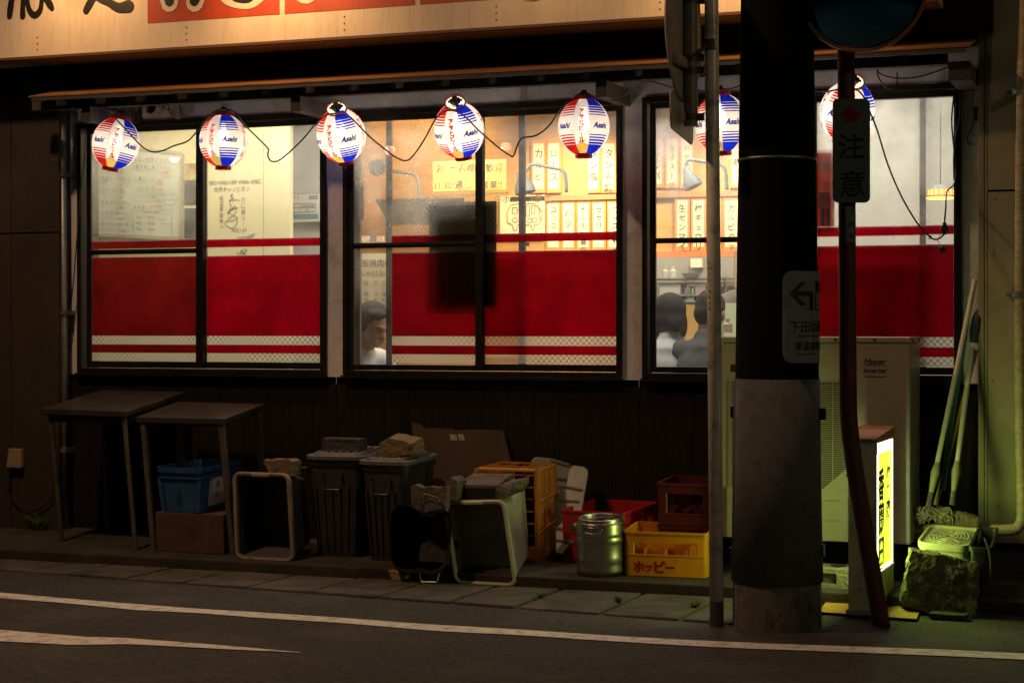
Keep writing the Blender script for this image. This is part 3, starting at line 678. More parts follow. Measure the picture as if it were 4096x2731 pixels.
# ---- things under the eave at the left
m = MB(); m.lathe([(.034, 0), (.034, -.02), (.040, -.035), (.052, -.035), (.056, -.015), (.056, 0)], 28, T(P(613, 432, -.02)) @ RX(R(-90)) @ T(0, 0, -.0), sx=1)
vt = thing("vent_pipe", "round beige vent ring on the plaster over the first window", "vent", P(613, 432, 0))
m.build("ring", mat("vent_beige", (.50, .42, .30), .6, var=.2), vt, world=True, smooth=True)
m = MB(); m.lathe([(0, 0), (.036, 0)], 24, T(P(613, 432, -.004)) @ RX(R(90))); m.build("opening", M_black, vt, world=True)
m = MB(); a = P(470, 425, -.05); b = P(552, 492, -.05); m.box(a.x, b.x, -.09, -.001, b.z, a.z); tag(m.build("wall_box", mat("brown_box", (.055, .032, .024), .6, var=.4), bevel=.006), "brown box on the wall behind the first paper lantern", "box")
m = MB(); a = P(695, 415, -.03); b = P(745, 462, -.03); m.box(a.x, b.x, -.05, -.001, b.z, a.z); m.bar(P(702, 418, -.06), P(714, 476, -.06), .03, .012); tag(m.build("wall_bracket", mat("grey_plate", (.28, .26, .24), .6, var=.2), bevel=.003), "pale metal bracket on the plaster beside the round vent", "bracket")
m = MB()
for i in range(6): c = P(664 + i * 5.5, 420 + i * 8, -.04); m.tube([c + Vector((.009 * cos(t) * (1 if i % 2 else .5), .006 * sin(t) * (i % 2 == 0), .011 * sin(t))) for t in [2 * pi * j / 10 for j in range(10)]], .0025, 6, closed=True)
tag(m.build("chain", M_steel), "short dark chain hanging beside the round vent", "chain")
m = MB(); a = P(304, 424, -.05); m.lathe([(0.001, -.055), (.010, -.05), (.020, .02), (.022, .03)], 16, T(P(316, 448, -.04))); tag(m.build("wall_spout", mat("beige_plastic", (.38, .34, .26), .5), smooth=True), "tapered beige fitting on the plaster at the far left", "fitting")
m = MB(); m.prism([P(2083, 350, -.002), P(2109, 350, -.002), P(2097, 440, -.012), (P(2078, 432, -.012))], (0, -.001, 0)); tag(m.build("tape_strip", mat("old_tape", (.36, .33, .28), .5)), "strip of old grey tape hanging from the plaster above the middle window", "tape")
m = MB(); c = P(520, 418, -.2)
for i in range(40): 
    a = random.uniform(0, 2 * pi); q = c + Vector((random.uniform(-.06, .07), random.uniform(-.02, .02), random.uniform(-.03, .012)))
    m.poly([q, q + Vector((random.uniform(-.03, .03), .01, random.uniform(.005, .02))), q + Vector((random.uniform(-.02, .03), -.01, random.uniform(-.02, .005)))])
tag(m.build("plastic_bag", mat("clear_bag", (.45, .43, .40), .15)), "crumpled clear plastic tucked under the eave above the first lantern", "bag")
# left downpipe, junction box
dp = thing("downpipe", "dark grey metal downpipe at the left edge of the restaurant front", "pipe", P(256, 1313, -.07))
m = MB(); m.tube([P(249, 380, -.07), P(256, 1313, -.07), P(262, 2170, -.07)], .021, 12); m.build("pipe", M_steel, dp, world=True, smooth='all')
m = MB()
for py in (700, 1250, 1800): p = P(256, py, -.07); m.box(p.x - .03, p.x + .03, -.10, -.001, p.z - .012, p.z + .012)
m.split("clip", M_steel, dp, world=True)
jb = thing("junction_box", "small beige junction box on the left wall with a drooping cable", "box", P(55, 1830, -.12))
m = MB(); a = P(25, 1793, -.16); b = P(84, 1872, -.16); m.hexa([(a.x, -.165, b.z), (b.x, -.165, b.z), (b.x, -.121, b.z), (a.x, -.121, b.z), (a.x + .01, -.155, a.z), (b.x - .004, -.155, a.z), (b.x - .004, -.121, a.z), (a.x + .01, -.121, a.z)])
m.build("box_body", mat("box_beige", (.35, .27, .16), .6, var=.15), jb, world=True, bevel=.006)
m = MB(); m.tube(smoothpts([P(x_, y_, -.14) for x_, y_ in ((46, 1870), (38, 1930), (40, 1975), (70, 2018), (130, 2040), (180, 2022), (213, 1975), (220, 1900))]), .004, 8); m.build("cable", M_black, jb, world=True)

# ================================================================ utility pole
pb = G(3106, 2532, ZR); PC = Vector((pb.x - .038, pb.y + .19, ZR))
k_ = pxm(3106, PC.y); r0 = 178.5 / k_ ; r1 = 138 / k_
up_ = thing("utility_pole", "thick concrete utility pole with a black sleeve above and grey wrap below", "utility pole", PC)
M_conc = mat("pole_concrete", (.20, .185, .165), .85, var=.3, vs=5, bump=.55, bs=55, dirt=(.04, .038, .035), ds=9, da=.85, stretch=(1, 1, .5))
def pr(z): return r0 + (r1 - r0) * (z - ZR) / 2.95
zw0 = Zf(3106, 2345, PC.y - r0); zw1 = Zf(3106, 1519, PC.y - r0)
hz = lambda z: z - PC.z
m = MB(); m.lathe([(0, -.3)] + [(pr(z) - .003, hz(z)) for z in (ZR - .3, ZR, 1, 2, 3, 5, 7)] + [(0, hz(7))], 48); m.build("concrete_shaft", M_conc, up_, smooth='all')
m = MB(); m.lathe([(pr(zw0) + .001, hz(zw0)), (pr(zw0) + .005, hz(zw0)), (pr(zw1) + .004, hz(zw1)), (pr(zw1) + .001, hz(zw1))], 48); m.build("wrap_sheet", mat("wrap_grey", (.14, .15, .145), .85, spec=.2, var=.15, vs=3, bump=.15, bs=60, dirt=(.05, .05, .05), ds=16, da=.45), up_, smooth='all')
m = MB(); m.lathe([(pr(z) + .0005 + .001 * (i % 2), hz(z)) for i, z in enumerate((zw1 + .001, 1.6, 2.2, 2.8, 3.6, 4.5))], 48); m.build("sleeve", mat("black_sleeve", (.006, .006, .006), .9, spec=.1, bump=.08, bs=120), up_, smooth='all')
zbnd = Zf(3106, 628, PC.y - r1)
m = MB(); m.lathe([(pr(zbnd) + .002, hz(zbnd) - .006), (pr(zbnd) + .005, hz(zbnd) - .005), (pr(zbnd) + .005, hz(zbnd) + .005), (pr(zbnd) + .002, hz(zbnd) + .006)], 48); m.build("steel_band", M_steel, up_, smooth='all')
m = MB(); 
for px, py in ((2936, 1645), (3290, 1655), (2931, 2210), (3286, 2200)): q = P(px, py, PC.y); m.box(q.x - .012 - PC.x, q.x + .012 - PC.x, -.02, .02, q.z - .025 - PC.z, q.z + .025 - PC.z)
m.split("wrap_clip", M_black, up_)
# evacuation plate wrapped round the pole
acp = math.atan2(CAMP.x - PC.x, -(CAMP.y - PC.y)); rp = pr(1.2) + .006
zc_ = Zf(3106, 1268, PC.y - rp)
ep = thing("evacuation_sign", "pale evacuation plate with arrow wrapped round the utility pole", "sign", Vector((PC.x, PC.y, zc_)))
def onpole(v, e=0.0):      # v.x = arc metres from the line facing the camera, v.y = height
    a = acp + v.x / rp; return Vector(((rp + e) * sin(a), -(rp + e) * cos(a), v.y))
def ax(px): return rp * math.asin(max(-.97, min(.97, (px - 3106) / (rp * k_ * 1.02))))
def az(py): return Zf(3106, py, PC.y - rp) - zc_
s0 = ax(3126); wdt = .30; h0, h1 = az(1452), az(1083)
m = MB(); ro = .042; n = 26; cols = []
for i in range(n + 1):
    s = wdt * i / n; e = min(s, wdt - s); c = ro - math.sqrt(max(0, ro * ro - (ro - e) ** 2)) if e < ro else 0
    cols.append((s0 + s, h0 + c, h1 - c))
for A, B in zip(cols[:-1], cols[1:]):
    for e in (0, -.002): m.poly([onpole(Vector((A[0], A[1], 0)), e), onpole(Vector((B[0], B[1], 0)), e), onpole(Vector((B[0], B[2], 0)), e), onpole(Vector((A[0], A[2], 0)), e)])
m.build("plate", mat("plate_white", (.50, .58, .55), .55, var=.1, vs=5, dirt=(.15, .16, .15), ds=6, da=.5), ep, smooth='all')
m = MB(); e_ = .0022
def ppoly(pts): m.poly([onpole(Vector((ax(a), az(b), 0)), e_) for a, b in pts])
for k in range(8):
    u0, u1 = k / 8, (k + 1) / 8
    for s_ in (-1, 1):      # arrow head, two slanting strokes
        xa1, xb1 = 3154 + 44 * u0, 3154 + 44 * u1; ppoly([(xa1, 1174 + s_ * 47 * u0), (xb1, 1174 + s_ * 47 * u1), (xb1 + 22, 1174 + s_ * 47 * u1), (xa1 + 22, 1174 + s_ * 47 * u0)])
    ppoly([(3172 + 75 * u0, 1165), (3172 + 75 * u1, 1165), (3172 + 75 * u1, 1183), (3172 + 75 * u0, 1183)])
ppoly([(3233, 1183), (3240, 1183), (3240, 1240), (3233, 1240)]); ppoly([(3240, 1183), (3247, 1183), (3247, 1240), (3240, 1240)])
def pt(body, s, h, size, off=0): m.text(body, size, Matrix(), (lambda v: onpole(Vector((v.x + s, v.y + h, 0)), e_)), align='l', off=off)
bx = ax(3256)
for q in ((bx, bx + .006, 1122, 1242), (bx + .05, bx + .056, 1122, 1242)): m.poly([onpole(Vector((q[0], az(q[3]), 0)), e_), onpole(Vector((q[1], az(q[3]), 0)), e_), onpole(Vector((q[1], az(q[2]), 0)), e_), onpole(Vector((q[0], az(q[2]), 0)), e_)])
for q in ((1122, 1165), (1236, 1242)): m.poly([onpole(Vector((bx + .006, az(q[1]), 0)), e_), onpole(Vector((bx + .05, az(q[1]), 0)), e_), onpole(Vector((bx + .05, az(q[0]), 0)), e_), onpole(Vector((bx + .006, az(q[0]), 0)), e_)])
pt("下田幼稚園", ax(3154), az(1306), .054, .01); pt("Shimoda Kindergarten", ax(3188), az(1342), .016)
pt("津波避難場所", ax(3172), az(1384), .042, .008); pt("Tsunami evacuation site", ax(3180), az(1414), .015)
m.build("lettering", mat("sign_ink", (.015, .02, .02), .6), ep)

# ================================================================ slim white pole and road sign pole
M_wpole = mat("pole_cream", (.74, .74, .62), .5, var=.15, vs=5, bump=.1, bs=50, dirt=(.08, .05, .03), ds=7, da=.7)
wb = G(2861, 2508, ZR); ww = wb + Vector((0, .028, 0))
wp = thing("steel_pole", "slim cream steel pole standing left of the utility pole", "pole", ww)
m = MB(); topp = P(2842, -400, ww.y); m.tube([ww, topp], [27 / pxm(2855, ww.y)] * 2, 24); m.build("shaft", M_wpole, wp, world=True, smooth='all')
m = MB(); q0 = P(2845, 205, ww.y); q1 = P(2844, 160, ww.y); m.tube([q0, q1], .032, 20); m.build("clamp_band", mat("band_dark", (.10, .10, .09), .6, metal=.4), wp, world=True, smooth=True)
m = MB(); zk0 = G(2861, 2465, ZR); m.tube([ww + Vector((0, 0, -.02)), ww + (topp - ww).normalized() * .11], .0302, 24); m.build("base_sleeve", mat("dark_paint", (.05, .05, .045), .7, dirt=(.12, .08, .05), ds=10), wp, world=True, smooth=True)
m = MB(); 
for i, ch in enumerate("0902-0680"):
    q = P(2838, 1050 + i * 23, ww.y - .0305); m.text(ch, .020, T(q) @ RZ(TH * .6) @ FACE, off=.01)
m.build("stencil", mat("faint_stencil", (.16, .155, .13), .7), wp, world=True)
ys = ww.y + .0
rs = thing("road_sign", "round and small plate road signs seen from behind on a short brown post", "road sign", P(2763, 505, ys))
M_back = mat("sign_back", (.50, .42, .33), .6, metal=.0, var=.2, vs=5, dirt=(.16, .12, .08), ds=5, da=.6)
m = MB(); rr_ = 27.5 / pxm(2763, ys); m.tube([P(2763, 506, ys), P(2763, -300, ys)], rr_, 20); m.build("post", mat("post_green", (.24, .23, .16), .5, metal=.3, var=.35, vs=6, dirt=(.10, .08, .05), ds=8), rs, world=True, smooth=True)
hv = Vector((.021, -1, 0)); nv = Vector((1, .021, 0))
dc = P(2733, 112, ys) ; Rd = 283 / pxm(2733, ys) * 1.0
def disc(c, rad, off): return [c + nv * off + hv * (rad * cos(2 * pi * i / 64)) + UP * (rad * sin(2 * pi * i / 64)) for i in range(64)]
m = MB(); m.prism(disc(dc, Rd, 0), nv * .003); m.tube(disc(dc, Rd, .002), .006, 6, closed=True); m.build("round_plate", M_back, rs, world=True, smooth=True)
m = MB()
for dz in (.19, -.16): m.bar(dc + nv * .016 + hv * .2 + UP * dz, dc + nv * .016 - hv * .2 + UP * dz, .02, .045)
m.split("channel", M_back, rs, world=True, bevel=.003)
pc = P(2727, 470, ys); a_, b_ = .19, .155 / 2 * 1.0
h2 = 74 / pxm(2733, ys); pts = []
for sx_, sz_ in ((1, 1), (1, -1), (-1, -1), (-1, 1)):
    for i in range(5):
        t = {(1, 1): 0, (1, -1): -90, (-1, -1): -180, (-1, 1): -270}[(sx_, sz_)] + 90 - 22.5 * i
        pts.append(pc + hv * (sx_ * .17 + .03 * cos(R(t))) + UP * (sz_ * (h2 - .03) + .03 * sin(R(t))) + UP * (.10 * (hv * (sx_ * .17)).dot(hv)))
m = MB(); m.prism(pts, nv * .003); m.tube(pts, .004, 6, closed=True); m.build("small_plate", M_back, rs, world=True, smooth=True)
m = MB(); m.bar(pc + nv * .014 + hv * .1, pc + nv * .014 - hv * .1, .018, .04); m.split("channel", M_back, rs, world=True)
m = MB()
for py in (5, 235, 285, 470):
    p = P(2763, py, ys); m.tube([p - UP * .014, p + UP * .014], rr_ + .003, 20); m.box(p.x + .02, p.x + .06, p.y - .008, p.y + .008, p.z - .016, p.z + .016)
m.split("clamp", mat("band_dark", (.1, .1, .09)), rs, world=True, smooth=True)
m = MB(); m.bar(P(2762, 232, ys - .02), P(2842, 180, ys - .02), .045, .012); m.bar(P(2762, 240, ys + .02), P(2842, 190, ys + .02), .04, .01); m.build("bracket", mat("rusty_bracket", (.20, .12, .07), .6, metal=.3, var=.3), rs, world=True)

# ================================================================ bent orange mirror pole
ob = G(3524, 2508, ZR); yo = ob.y + .04
M_or = mat("rusty_orange", (.20, .065, .03), .6, var=.3, vs=7, dirt=(.10, .035, .02), ds=9, da=.6)
op = thing("mirror_pole", "bent orange painted pole carrying a round traffic mirror", "traffic mirror", Vector((ob.x, yo, ZR)))
m = MB(); ro_ = 34.5 / pxm(3390, yo)
m.tube(smoothpts([P(3384, -120, yo), P(3384, 200, yo), P(3388, 820, yo), P(3391, 1300, yo), P(3393, 1560, yo), P(3398, 1700, yo), P(3421, 1885, yo), P(3472, 2190, yo), Vector((ob.x, yo, ZR - .02))], 5), ro_, 24); m.build("bent_post", M_or, op, world=True, smooth='all')
mc = P(3446, -48, yo - .16); Rm = 258 / pxm(3446, yo - .16)
am = math.atan2(CAMP.x - mc.x, -(CAMP.y - mc.y)); Mm = T(mc) @ RZ(am) @ RX(R(90))
mmir = bpy.data.materials.new("mirror_face"); mmir.use_nodes = True; b_ = mmir.node_tree.nodes["Principled BSDF"]
b_.inputs["Base Color"].default_value = (.10, .42, .75, 1); b_.inputs["Metallic"].default_value = 1; b_.inputs["Roughness"].default_value = .06
m = MB(); m.lathe([(Rm * .965 * i / 24, .10 * (1 - (i / 24) ** 2)) for i in range(25)], 64, Mm); m.build("mirror_glass", mmir, op, world=True, smooth='all')
m = MB(); m.lathe([(Rm * .955, -.01), (Rm * .955, .012), (Rm, .012), (Rm * 1.01, 0), (Rm, -.03), (Rm * .6, -.06), (0, -.07)], 64, Mm); m.build("mirror_rim", mat("rim_orange", (.30, .10, .03), .5, var=.3, vs=6), op, world=True, smooth=True)
m = MB(); m.bar(mc + Vector((0, .05, 0)), Vector((X(3384, yo), yo, mc.z)), .05, .05); m.build("mirror_arm", M_or, op, world=True)
m = MB(); q = [P(3378, 824, yo - ro_ - .0015), P(3421, 824, yo - ro_ - .0015), P(3421, 968, yo - ro_ - .0015), P(3378, 968, yo - ro_ - .0015)]
mc_ = P(3389, 900, yo)
def onop(px, py, e=.002):
    s = (px - 3389) / 34.5; s = max(-.93, min(.93, s)); a = math.asin(s) + acp; return Vector((mc_.x + (ro_ + e) * sin(a), yo - (ro_ + e) * cos(a), Zf(3389, py, yo - ro_)))
for i in range(8): a = 3380 + i * 5; m.poly([onop(a, 968), onop(a + 5, 968), onop(a + 5, 824), onop(a, 824)])
m.build("sticker", mat("sticker_pale", (.16, .19, .16), .6), op, world=True)
m = MB()
for i, ch in enumerate("下田市"):
    kk = pxm(3390, yo); m.text(ch, .034, Matrix(), (lambda v, i=i: onop(3404 + v.x * kk * .8, 848 + i * 48 - v.y * kk, .004)))
m.build("sticker_lettering", M_ink, op, world=True)
cs = thing("caution_sign", "tall rounded caution plate with a red up arrow on the orange pole", "sign", P(3404, 600, yo - .05))
ya = yo - .05; m = MB(); pts = []
def rrect(x0, x1, y0, y1, r, Y):
    o = []
    for cx, cy, st in ((x1 - r, y0 + r, -90), (x1 - r, y1 - r, 0), (x0 + r, y1 - r, 90), (x0 + r, y0 + r, 180)):
        for i in range(7): t = R(st + 15 * i); o.append(P(cx + r * cos(t), cy + r * sin(t), Y))
    return o
m.prism(rrect(3330, 3480, 395, 811, 22, ya), (0, .003, 0)); m.build("plate", mat("caution_plate", (.42, .56, .53), .55, var=.12, vs=5), cs, world=True)
m = MB(); m.poly([P(a, b, ya - .001) for a, b in ((3402, 422), (3453, 466), (3429, 466), (3429, 490), (3379, 490), (3379, 466), (3352, 466))]); m.build("red_arrow", mat("arrow_red", (.30, .02, .012), .6), cs, world=True)
m = MB(); kk = pxm(3404, ya)
m.text("注", 108 / kk, T(P(3404, 586, ya - .001)) @ FACE, off=.014); m.text("意", 112 / kk, T(P(3408, 735, ya - .001)) @ FACE, off=.010); m.build("lettering", mat("sign_ink", (.015, .02, .02)), cs, world=True)
m = MB()
for py in (450, 760): p = P(3388, py, yo); m.tube([p - UP * .01, p + UP * .01], ro_ + .004, 20)
m.split("clamp", mat("band_dark", (.1, .1, .09)), cs, world=True)
# ================================================================ items on the ledge
def pl(pL, pR, z=None, tilt=TILT):
    a = G(*pL, z); b = G(*pR, z); d = b - a; d.z = 0
    M = T(a) @ RZ(math.atan2(d.y, d.x)) @ RX(tilt); return M, d.length, a
def loop4(c, r, inset=0.0, n=5):
    BL, BR, TR, TL = [Vector(q) for q in c]
    w_ = ((BR - BL).length + (TR - TL).length) / 2; h_ = ((TL - BL).length + (TR - BR).length) / 2
    r = min(r, w_ * .45, h_ * .45); out = []
    for cx, cy, st in ((w_ - r, r, -90), (w_ - r, h_ - r, 0), (r, h_ - r, 90), (r, r, 180)):
        for i in range(n + 1):
            t = R(st + 90 * i / n); rr = r - inset
            u = (cx + rr * cos(t)) / w_; v = (cy + rr * sin(t)) / h_
            out.append(BL * (1 - u) * (1 - v) + BR * u * (1 - v) + TR * u * v + TL * (1 - u) * v)
    return out
def skin_loops(m, loops, cap0=True, cap1=True):
    n = len(loops[0]); vs = [v for l in loops for v in l]; fs = []
    for i in range(len(loops) - 1):
        for k in range(n): fs.append([i * n + k, i * n + (k + 1) % n, (i + 1) * n + (k + 1) % n, (i + 1) * n + k])
    if cap0: fs.append(list(range(n))[::-1])
    if cap1: fs.append([(len(loops) - 1) * n + k for k in range(n)])
    return m.add(vs, fs)
def lerp4(a, b, t): return [Vector(p) * (1 - t) + Vector(q) * t for p, q in zip(a, b)]
def container(m, bot, top, r=.03, t=.004, rim=.0, rimh=.02, floor=.03):
    h = (Vector(top[0]) - Vector(bot[0])).length; f = min(.4, floor / h); k = min(.4, rimh / h)
    L = [loop4(bot, r, 0)]
    if rim:
        c = lerp4(bot, top, 1 - k); L += [loop4(c, r, 0), loop4(c, r, -rim), loop4(top, r, -rim), loop4(top, r, -rim * .2)]
    else: L.append(loop4(top, r, 0))
    L += [loop4(top, r, t), loop4(lerp4(bot, top, f), r, t)]
    return skin_loops(m, L)
def rect(x0, x1, y0, y1, z): return [Vector((x0, y0, z)), Vector((x1, y0, z)), Vector((x1, y1, z)), Vector((x0, y1, z))]

M_stain = mat("worn_steel_top", (.14, .125, .115), .33, metal=.75, var=.3, vs=5, bump=.12, bs=30, dirt=(.12, .07, .05), ds=4, da=.5)
M_leg = mat("table_leg", (.14, .12, .09), .5, metal=.4, var=.35, vs=8)
M_apron = mat("table_apron", (.07, .05, .042), .5, metal=.3, var=.3, vs=6, dirt=(.22, .03, .02), ds=6, da=.5)
def table(label, tops, feet, Y4, hap, legr):
    c = [P(x, y, Y) for (x, y), Y in zip(tops, Y4)]
    r = thing("work_table", label, "table", (c[0] + c[1] + c[2] + c[3]) / 4 - Vector((0, 0, .75)), "steel work tables against the wall")
    m = MB(); d = Vector((0, 0, -.032)); m.hexa([v + d for v in c] + c); m.build("tabletop", M_stain, r, world=True, bevel=.004)
    ins = [c[0] * .94 + c[2] * .06, c[1] * .94 + c[3] * .06, c[2] * .94 + c[0] * .06, c[3] * .94 + c[1] * .06]
    m = MB()
    for i in range(4): m.bar(ins[i] - Vector((0, 0, .032 + hap / 2)), ins[(i + 1) % 4] - Vector((0, 0, .032 + hap / 2)), .018, hap)
    m.build("apron", M_apron, r, world=True)
    for a, f in zip(ins, feet):
        m = MB()
        if legr > 0: m.tube([a - Vector((0, 0, .03)), f], legr, 12)
        else: m.bar(a - Vector((0, 0, .03)), f, -legr * 2, -legr * 2)
        m.build("leg", M_leg, r, world=True, smooth=(legr > 0))
    return r
f1 = [G(248, 2165), G(543, 2198), None, None]; o_ = Vector((.02, 0, 0))
Yt = f1[1].y - .01
f1[2] = Vector((X(760, -.12), -.12, gz(-.12))); f1[3] = Vector((X(430, -.12), -.12, gz(-.12)))
table("higher steel work table with a rolled edge at the far left, leaning a little", [(165, 1634), (503, 1646), (741, 1566), (405, 1558)], f1, [Yt + .02, Yt - .01, -.06, -.04], .045, .015)
f2 = [G(618, 2204), G(934, 2216), None, None]; Yt2 = f2[1].y - .02
f2[2] = Vector((X(1075, -.26), -.26, gz(-.26))); f2[3] = Vector((X(735, -.26), -.26, gz(-.26)))
table("lower steel work table with square legs beside the first one", [(543, 1667), (898, 1674), (1059, 1614), (705, 1606)], f2, [Yt2 + .01, Yt2, -.22, -.2], .02, -.014)
m = MB(); m.tube([P(708, 1700, -.2), P(712, 1770, -.2), P(720, 1842, -.2)], .003, 6); tag(m.build("white_cord", mat("cord_white", (.5, .5, .5), .5)), "thin white cord hanging behind the lower work table", "cord")
# board and bin below the tables
bd = thing("leaning_board", "flat brown board standing under the higher work table", "board", G(450, 2095))
m = MB(); yb = G(450, 2085).y - .02; m.prism([P(386, 1738, yb + .1), P(527, 1738, yb + .1), P(536, 2090, yb), P(368, 2078, yb)], (0, .012, 0)); m.build("board", mat("board_brown", (.10, .075, .06), .8, var=.25, vs=6), bd, world=True)
def bin_lid(r, c, mt, rim=.014, ribs=True, zup=.03):
    m = MB(); up = Vector((0, 0, 1)); L = [loop4(c, .06, -rim), loop4([v + up * .018 for v in c], .06, -rim), loop4([v + up * .022 for v in c], .06, 0.0), loop4([v + up * .014 for v in c], .06, .022), loop4([v + up * zup for v in c], .06, .03), loop4([v + up * (zup + .004) for v in c], .06, .045), loop4([v + up * (zup - .008) for v in c], .06, .06)]
    skin_loops(m, L); m.build("lid", mt, r, smooth=True)
    m = MB()
    for i in range(7):
        t = .12 + .76 * i / 6
        a = c[0] * (1 - t) + c[1] * t; b = c[3] * (1 - t) + c[2] * t
        m.bar(a * .86 + b * .14 + up * zup, a * .14 + b * .86 + up * zup, .010, .012)
    m.build("lid_ribs", mt, r)
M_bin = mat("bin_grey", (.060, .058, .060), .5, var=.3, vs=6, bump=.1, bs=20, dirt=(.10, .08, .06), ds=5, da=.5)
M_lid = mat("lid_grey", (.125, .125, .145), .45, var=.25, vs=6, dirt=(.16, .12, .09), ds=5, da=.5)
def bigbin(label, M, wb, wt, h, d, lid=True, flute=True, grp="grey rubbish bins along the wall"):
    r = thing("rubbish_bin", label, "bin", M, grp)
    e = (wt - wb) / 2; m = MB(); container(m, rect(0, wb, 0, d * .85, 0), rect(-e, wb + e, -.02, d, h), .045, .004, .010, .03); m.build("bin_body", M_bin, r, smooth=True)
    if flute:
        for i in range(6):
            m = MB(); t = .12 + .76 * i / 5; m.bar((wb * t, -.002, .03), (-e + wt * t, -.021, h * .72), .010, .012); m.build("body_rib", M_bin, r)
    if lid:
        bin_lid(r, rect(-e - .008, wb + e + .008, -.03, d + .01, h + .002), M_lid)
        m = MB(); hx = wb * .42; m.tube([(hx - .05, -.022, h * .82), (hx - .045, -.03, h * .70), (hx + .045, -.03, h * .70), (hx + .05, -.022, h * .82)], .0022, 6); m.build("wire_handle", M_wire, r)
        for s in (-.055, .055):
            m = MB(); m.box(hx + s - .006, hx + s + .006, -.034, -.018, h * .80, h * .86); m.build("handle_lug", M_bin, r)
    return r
M, w_, a_ = pl((545, 2085), (610, 2080)); M, w_, a_ = pl((470, 2092), (602, 2086))
bigbin("black bin half hidden under the higher work table, behind the board", M @ T(-.02, .02, 0), .22, .32, .42, .26, False, False)
m = MB()
# cardboard box and blue bin
M, w_, a_ = pl((624, 2203), (896, 2218)); kk = pxm(760, a_.y); hb = 138 / kk
cb = thing("cardboard_box", "closed brown cardboard box with faint red print under the lower table", "box", M)
m = MB(); m.box(0, w_, 0, .33, 0, hb); m.build("carton", mat("carton_brown", (.15, .085, .062), .85, var=.2, vs=5, dirt=(.22, .05, .04), ds=4, da=.35), cb, bevel=.004)
m = MB(); m.text("肉", .05, T(w_ * .52, -.0015, hb * .52) @ FACE, off=.02); m.lathe([(.038, 0), (.041, 0)], 24, T(w_ * .52, -.0015, hb * .50) @ FACE); m.build("print", mat("faint_red_print", (.12, .02, .016), .8), cb)
m = MB(); m.box(0.002, w_ - .002, .15, .18, hb, hb + .0008); m.build("tape", mat("tape_tan", (.20, .15, .10), .4), cb)
M2 = M @ T(.048, .01, hb + .003); wb_ = .232
bb = thing("storage_bin", "bright blue plastic bin with a white label, on the cardboard box", "bin", M2)
M_blue = mat("bin_blue", (.035, .13, .32), .38, var=.15, vs=5, dirt=(.12, .16, .22), ds=6, da=.5)
m = MB(); container(m, rect(0, wb_, 0, .36, 0), rect(-.025, wb_ + .022, -.02, .42, .245), .03, .004, .012, .028); m.build("bin_body", M_blue, bb, smooth=True)
m = MB(); skin_loops(m, [loop4(rect(-.022, wb_ + .019, -.017, .415, z), .03, -e) for z, e in ((.192, .0), (.190, .010), (.186, .010), (.184, .0))], False, False); m.build("flange", M_blue, bb, smooth=True)
for xx, yy in ((wb_ - .012, -.006), (.006, -.006)):
    m = MB(); m.bar((xx, yy, .004), (xx + (.018 if xx > .1 else -.02), yy - .008, .185), .022, .012); m.build("corner_rib", M_blue, bb)
m = MB(); m.poly([(wb_ + .0035, .07, .03), (wb_ + .0035, .26, .03), (wb_ + .0195, .27, .182), (wb_ + .0195, .07, .182)]); m.poly([(.03, -.0035, .04), (wb_ - .05, -.0035, .04), (wb_ - .045, -.0165, .17), (.02, -.0165, .17)]) if False else None
m.build("label", mat("label_white", (.55, .56, .6), .5, var=.1), bb)
m = MB()
for i, ch in enumerate("清水"): m.text(ch, .042, T(wb_ + .0155 - i * .006 + .003, .15, .145 - i * .062) @ RZ(R(90)) @ RX(R(84)), off=.02)
m.build("label_lettering", mat("label_red", (.5, .04, .02), .6), bb)
m = MB(); m.text("大昌園", .028, T(wb_ * .45, -.0125, .13) @ RX(R(86)), vertical=True, off=.01); m.build("side_lettering", mat("marker_black", (.02, .03, .05), .6), bb)

# tubs on their side
M_tubt = mat("tub_tan", (.36, .27, .19), .45, var=.18, vs=5, dirt=(.14, .10, .07), ds=7, da=.6)
M_tubdk = mat("tub_grey_body", (.16, .17, .19), .45, var=.2, vs=5, dirt=(.06, .05, .05), ds=6, da=.6)
M_tubw = mat("tub_cream", (.48, .47, .36), .42, var=.15, vs=5, dirt=(.20, .17, .12), ds=6, da=.6)
def tub(label, front, depth, Y, back, mrim, mbody, floor_=.006):
    c = [P(x, y, Y if not isinstance(Y, tuple) else Y[i]) for i, (x, y) in enumerate(front)]      # BL BR TR TL
    b = [P(x, y, (Y if not isinstance(Y, tuple) else Y[i]) + depth) for i, (x, y) in enumerate(back)]
    r = thing("storage_tub", label, "tub", (c[0] + c[1]) / 2, "plastic tubs lying on their side")
    m = MB(); container(m, b, c, .035, .006, 0, .02, floor_); m.build("tub_body", mbody, r, world=True, smooth=True)
    m = MB(); d = Vector((0, -1, 0)); c0 = [v + d * .002 for v in c]; c1 = [v - d * .022 for v in c]
    skin_loops(m, [loop4(c1, .035, -.001), loop4(c1, .035, -.010), loop4(c0, .035, -.011), loop4([v + d * .006 for v in c], .035, -.004), loop4(c0, .035, .008), loop4(c1, .035, .007)], False, False)
    m.build("rim", mrim, r, world=True, smooth=True)
    m = MB(); top = (c[2] + c[3]) / 2; ux = (c[2] - c[3]).normalized(); m.hexa([top + ux * sx_ * .05 + Vector((0, yy, zz)) for zz in (-.012, .003) for sx_, yy in ((-1, -.012), (1, -.012), (1, .008), (-1, .008))])
    m.build("grip", mrim, r, world=True, bevel=.003); return r, c, b
Y1 = G(1060, 2240).y + .01
tub1, c1_, b1_ = tub("tub with tan rim on its side, dark inside, right of the blue bin", [(948, 2228), (1170, 2240), (1150, 1900), (937, 1894)], .34, Y1, [(1000, 2160), (1245, 2175), (1220, 1905), (1000, 1895)], M_tubt, M_tubdk)
Y2 = (G(1940, 2336, ZR + .012)).y
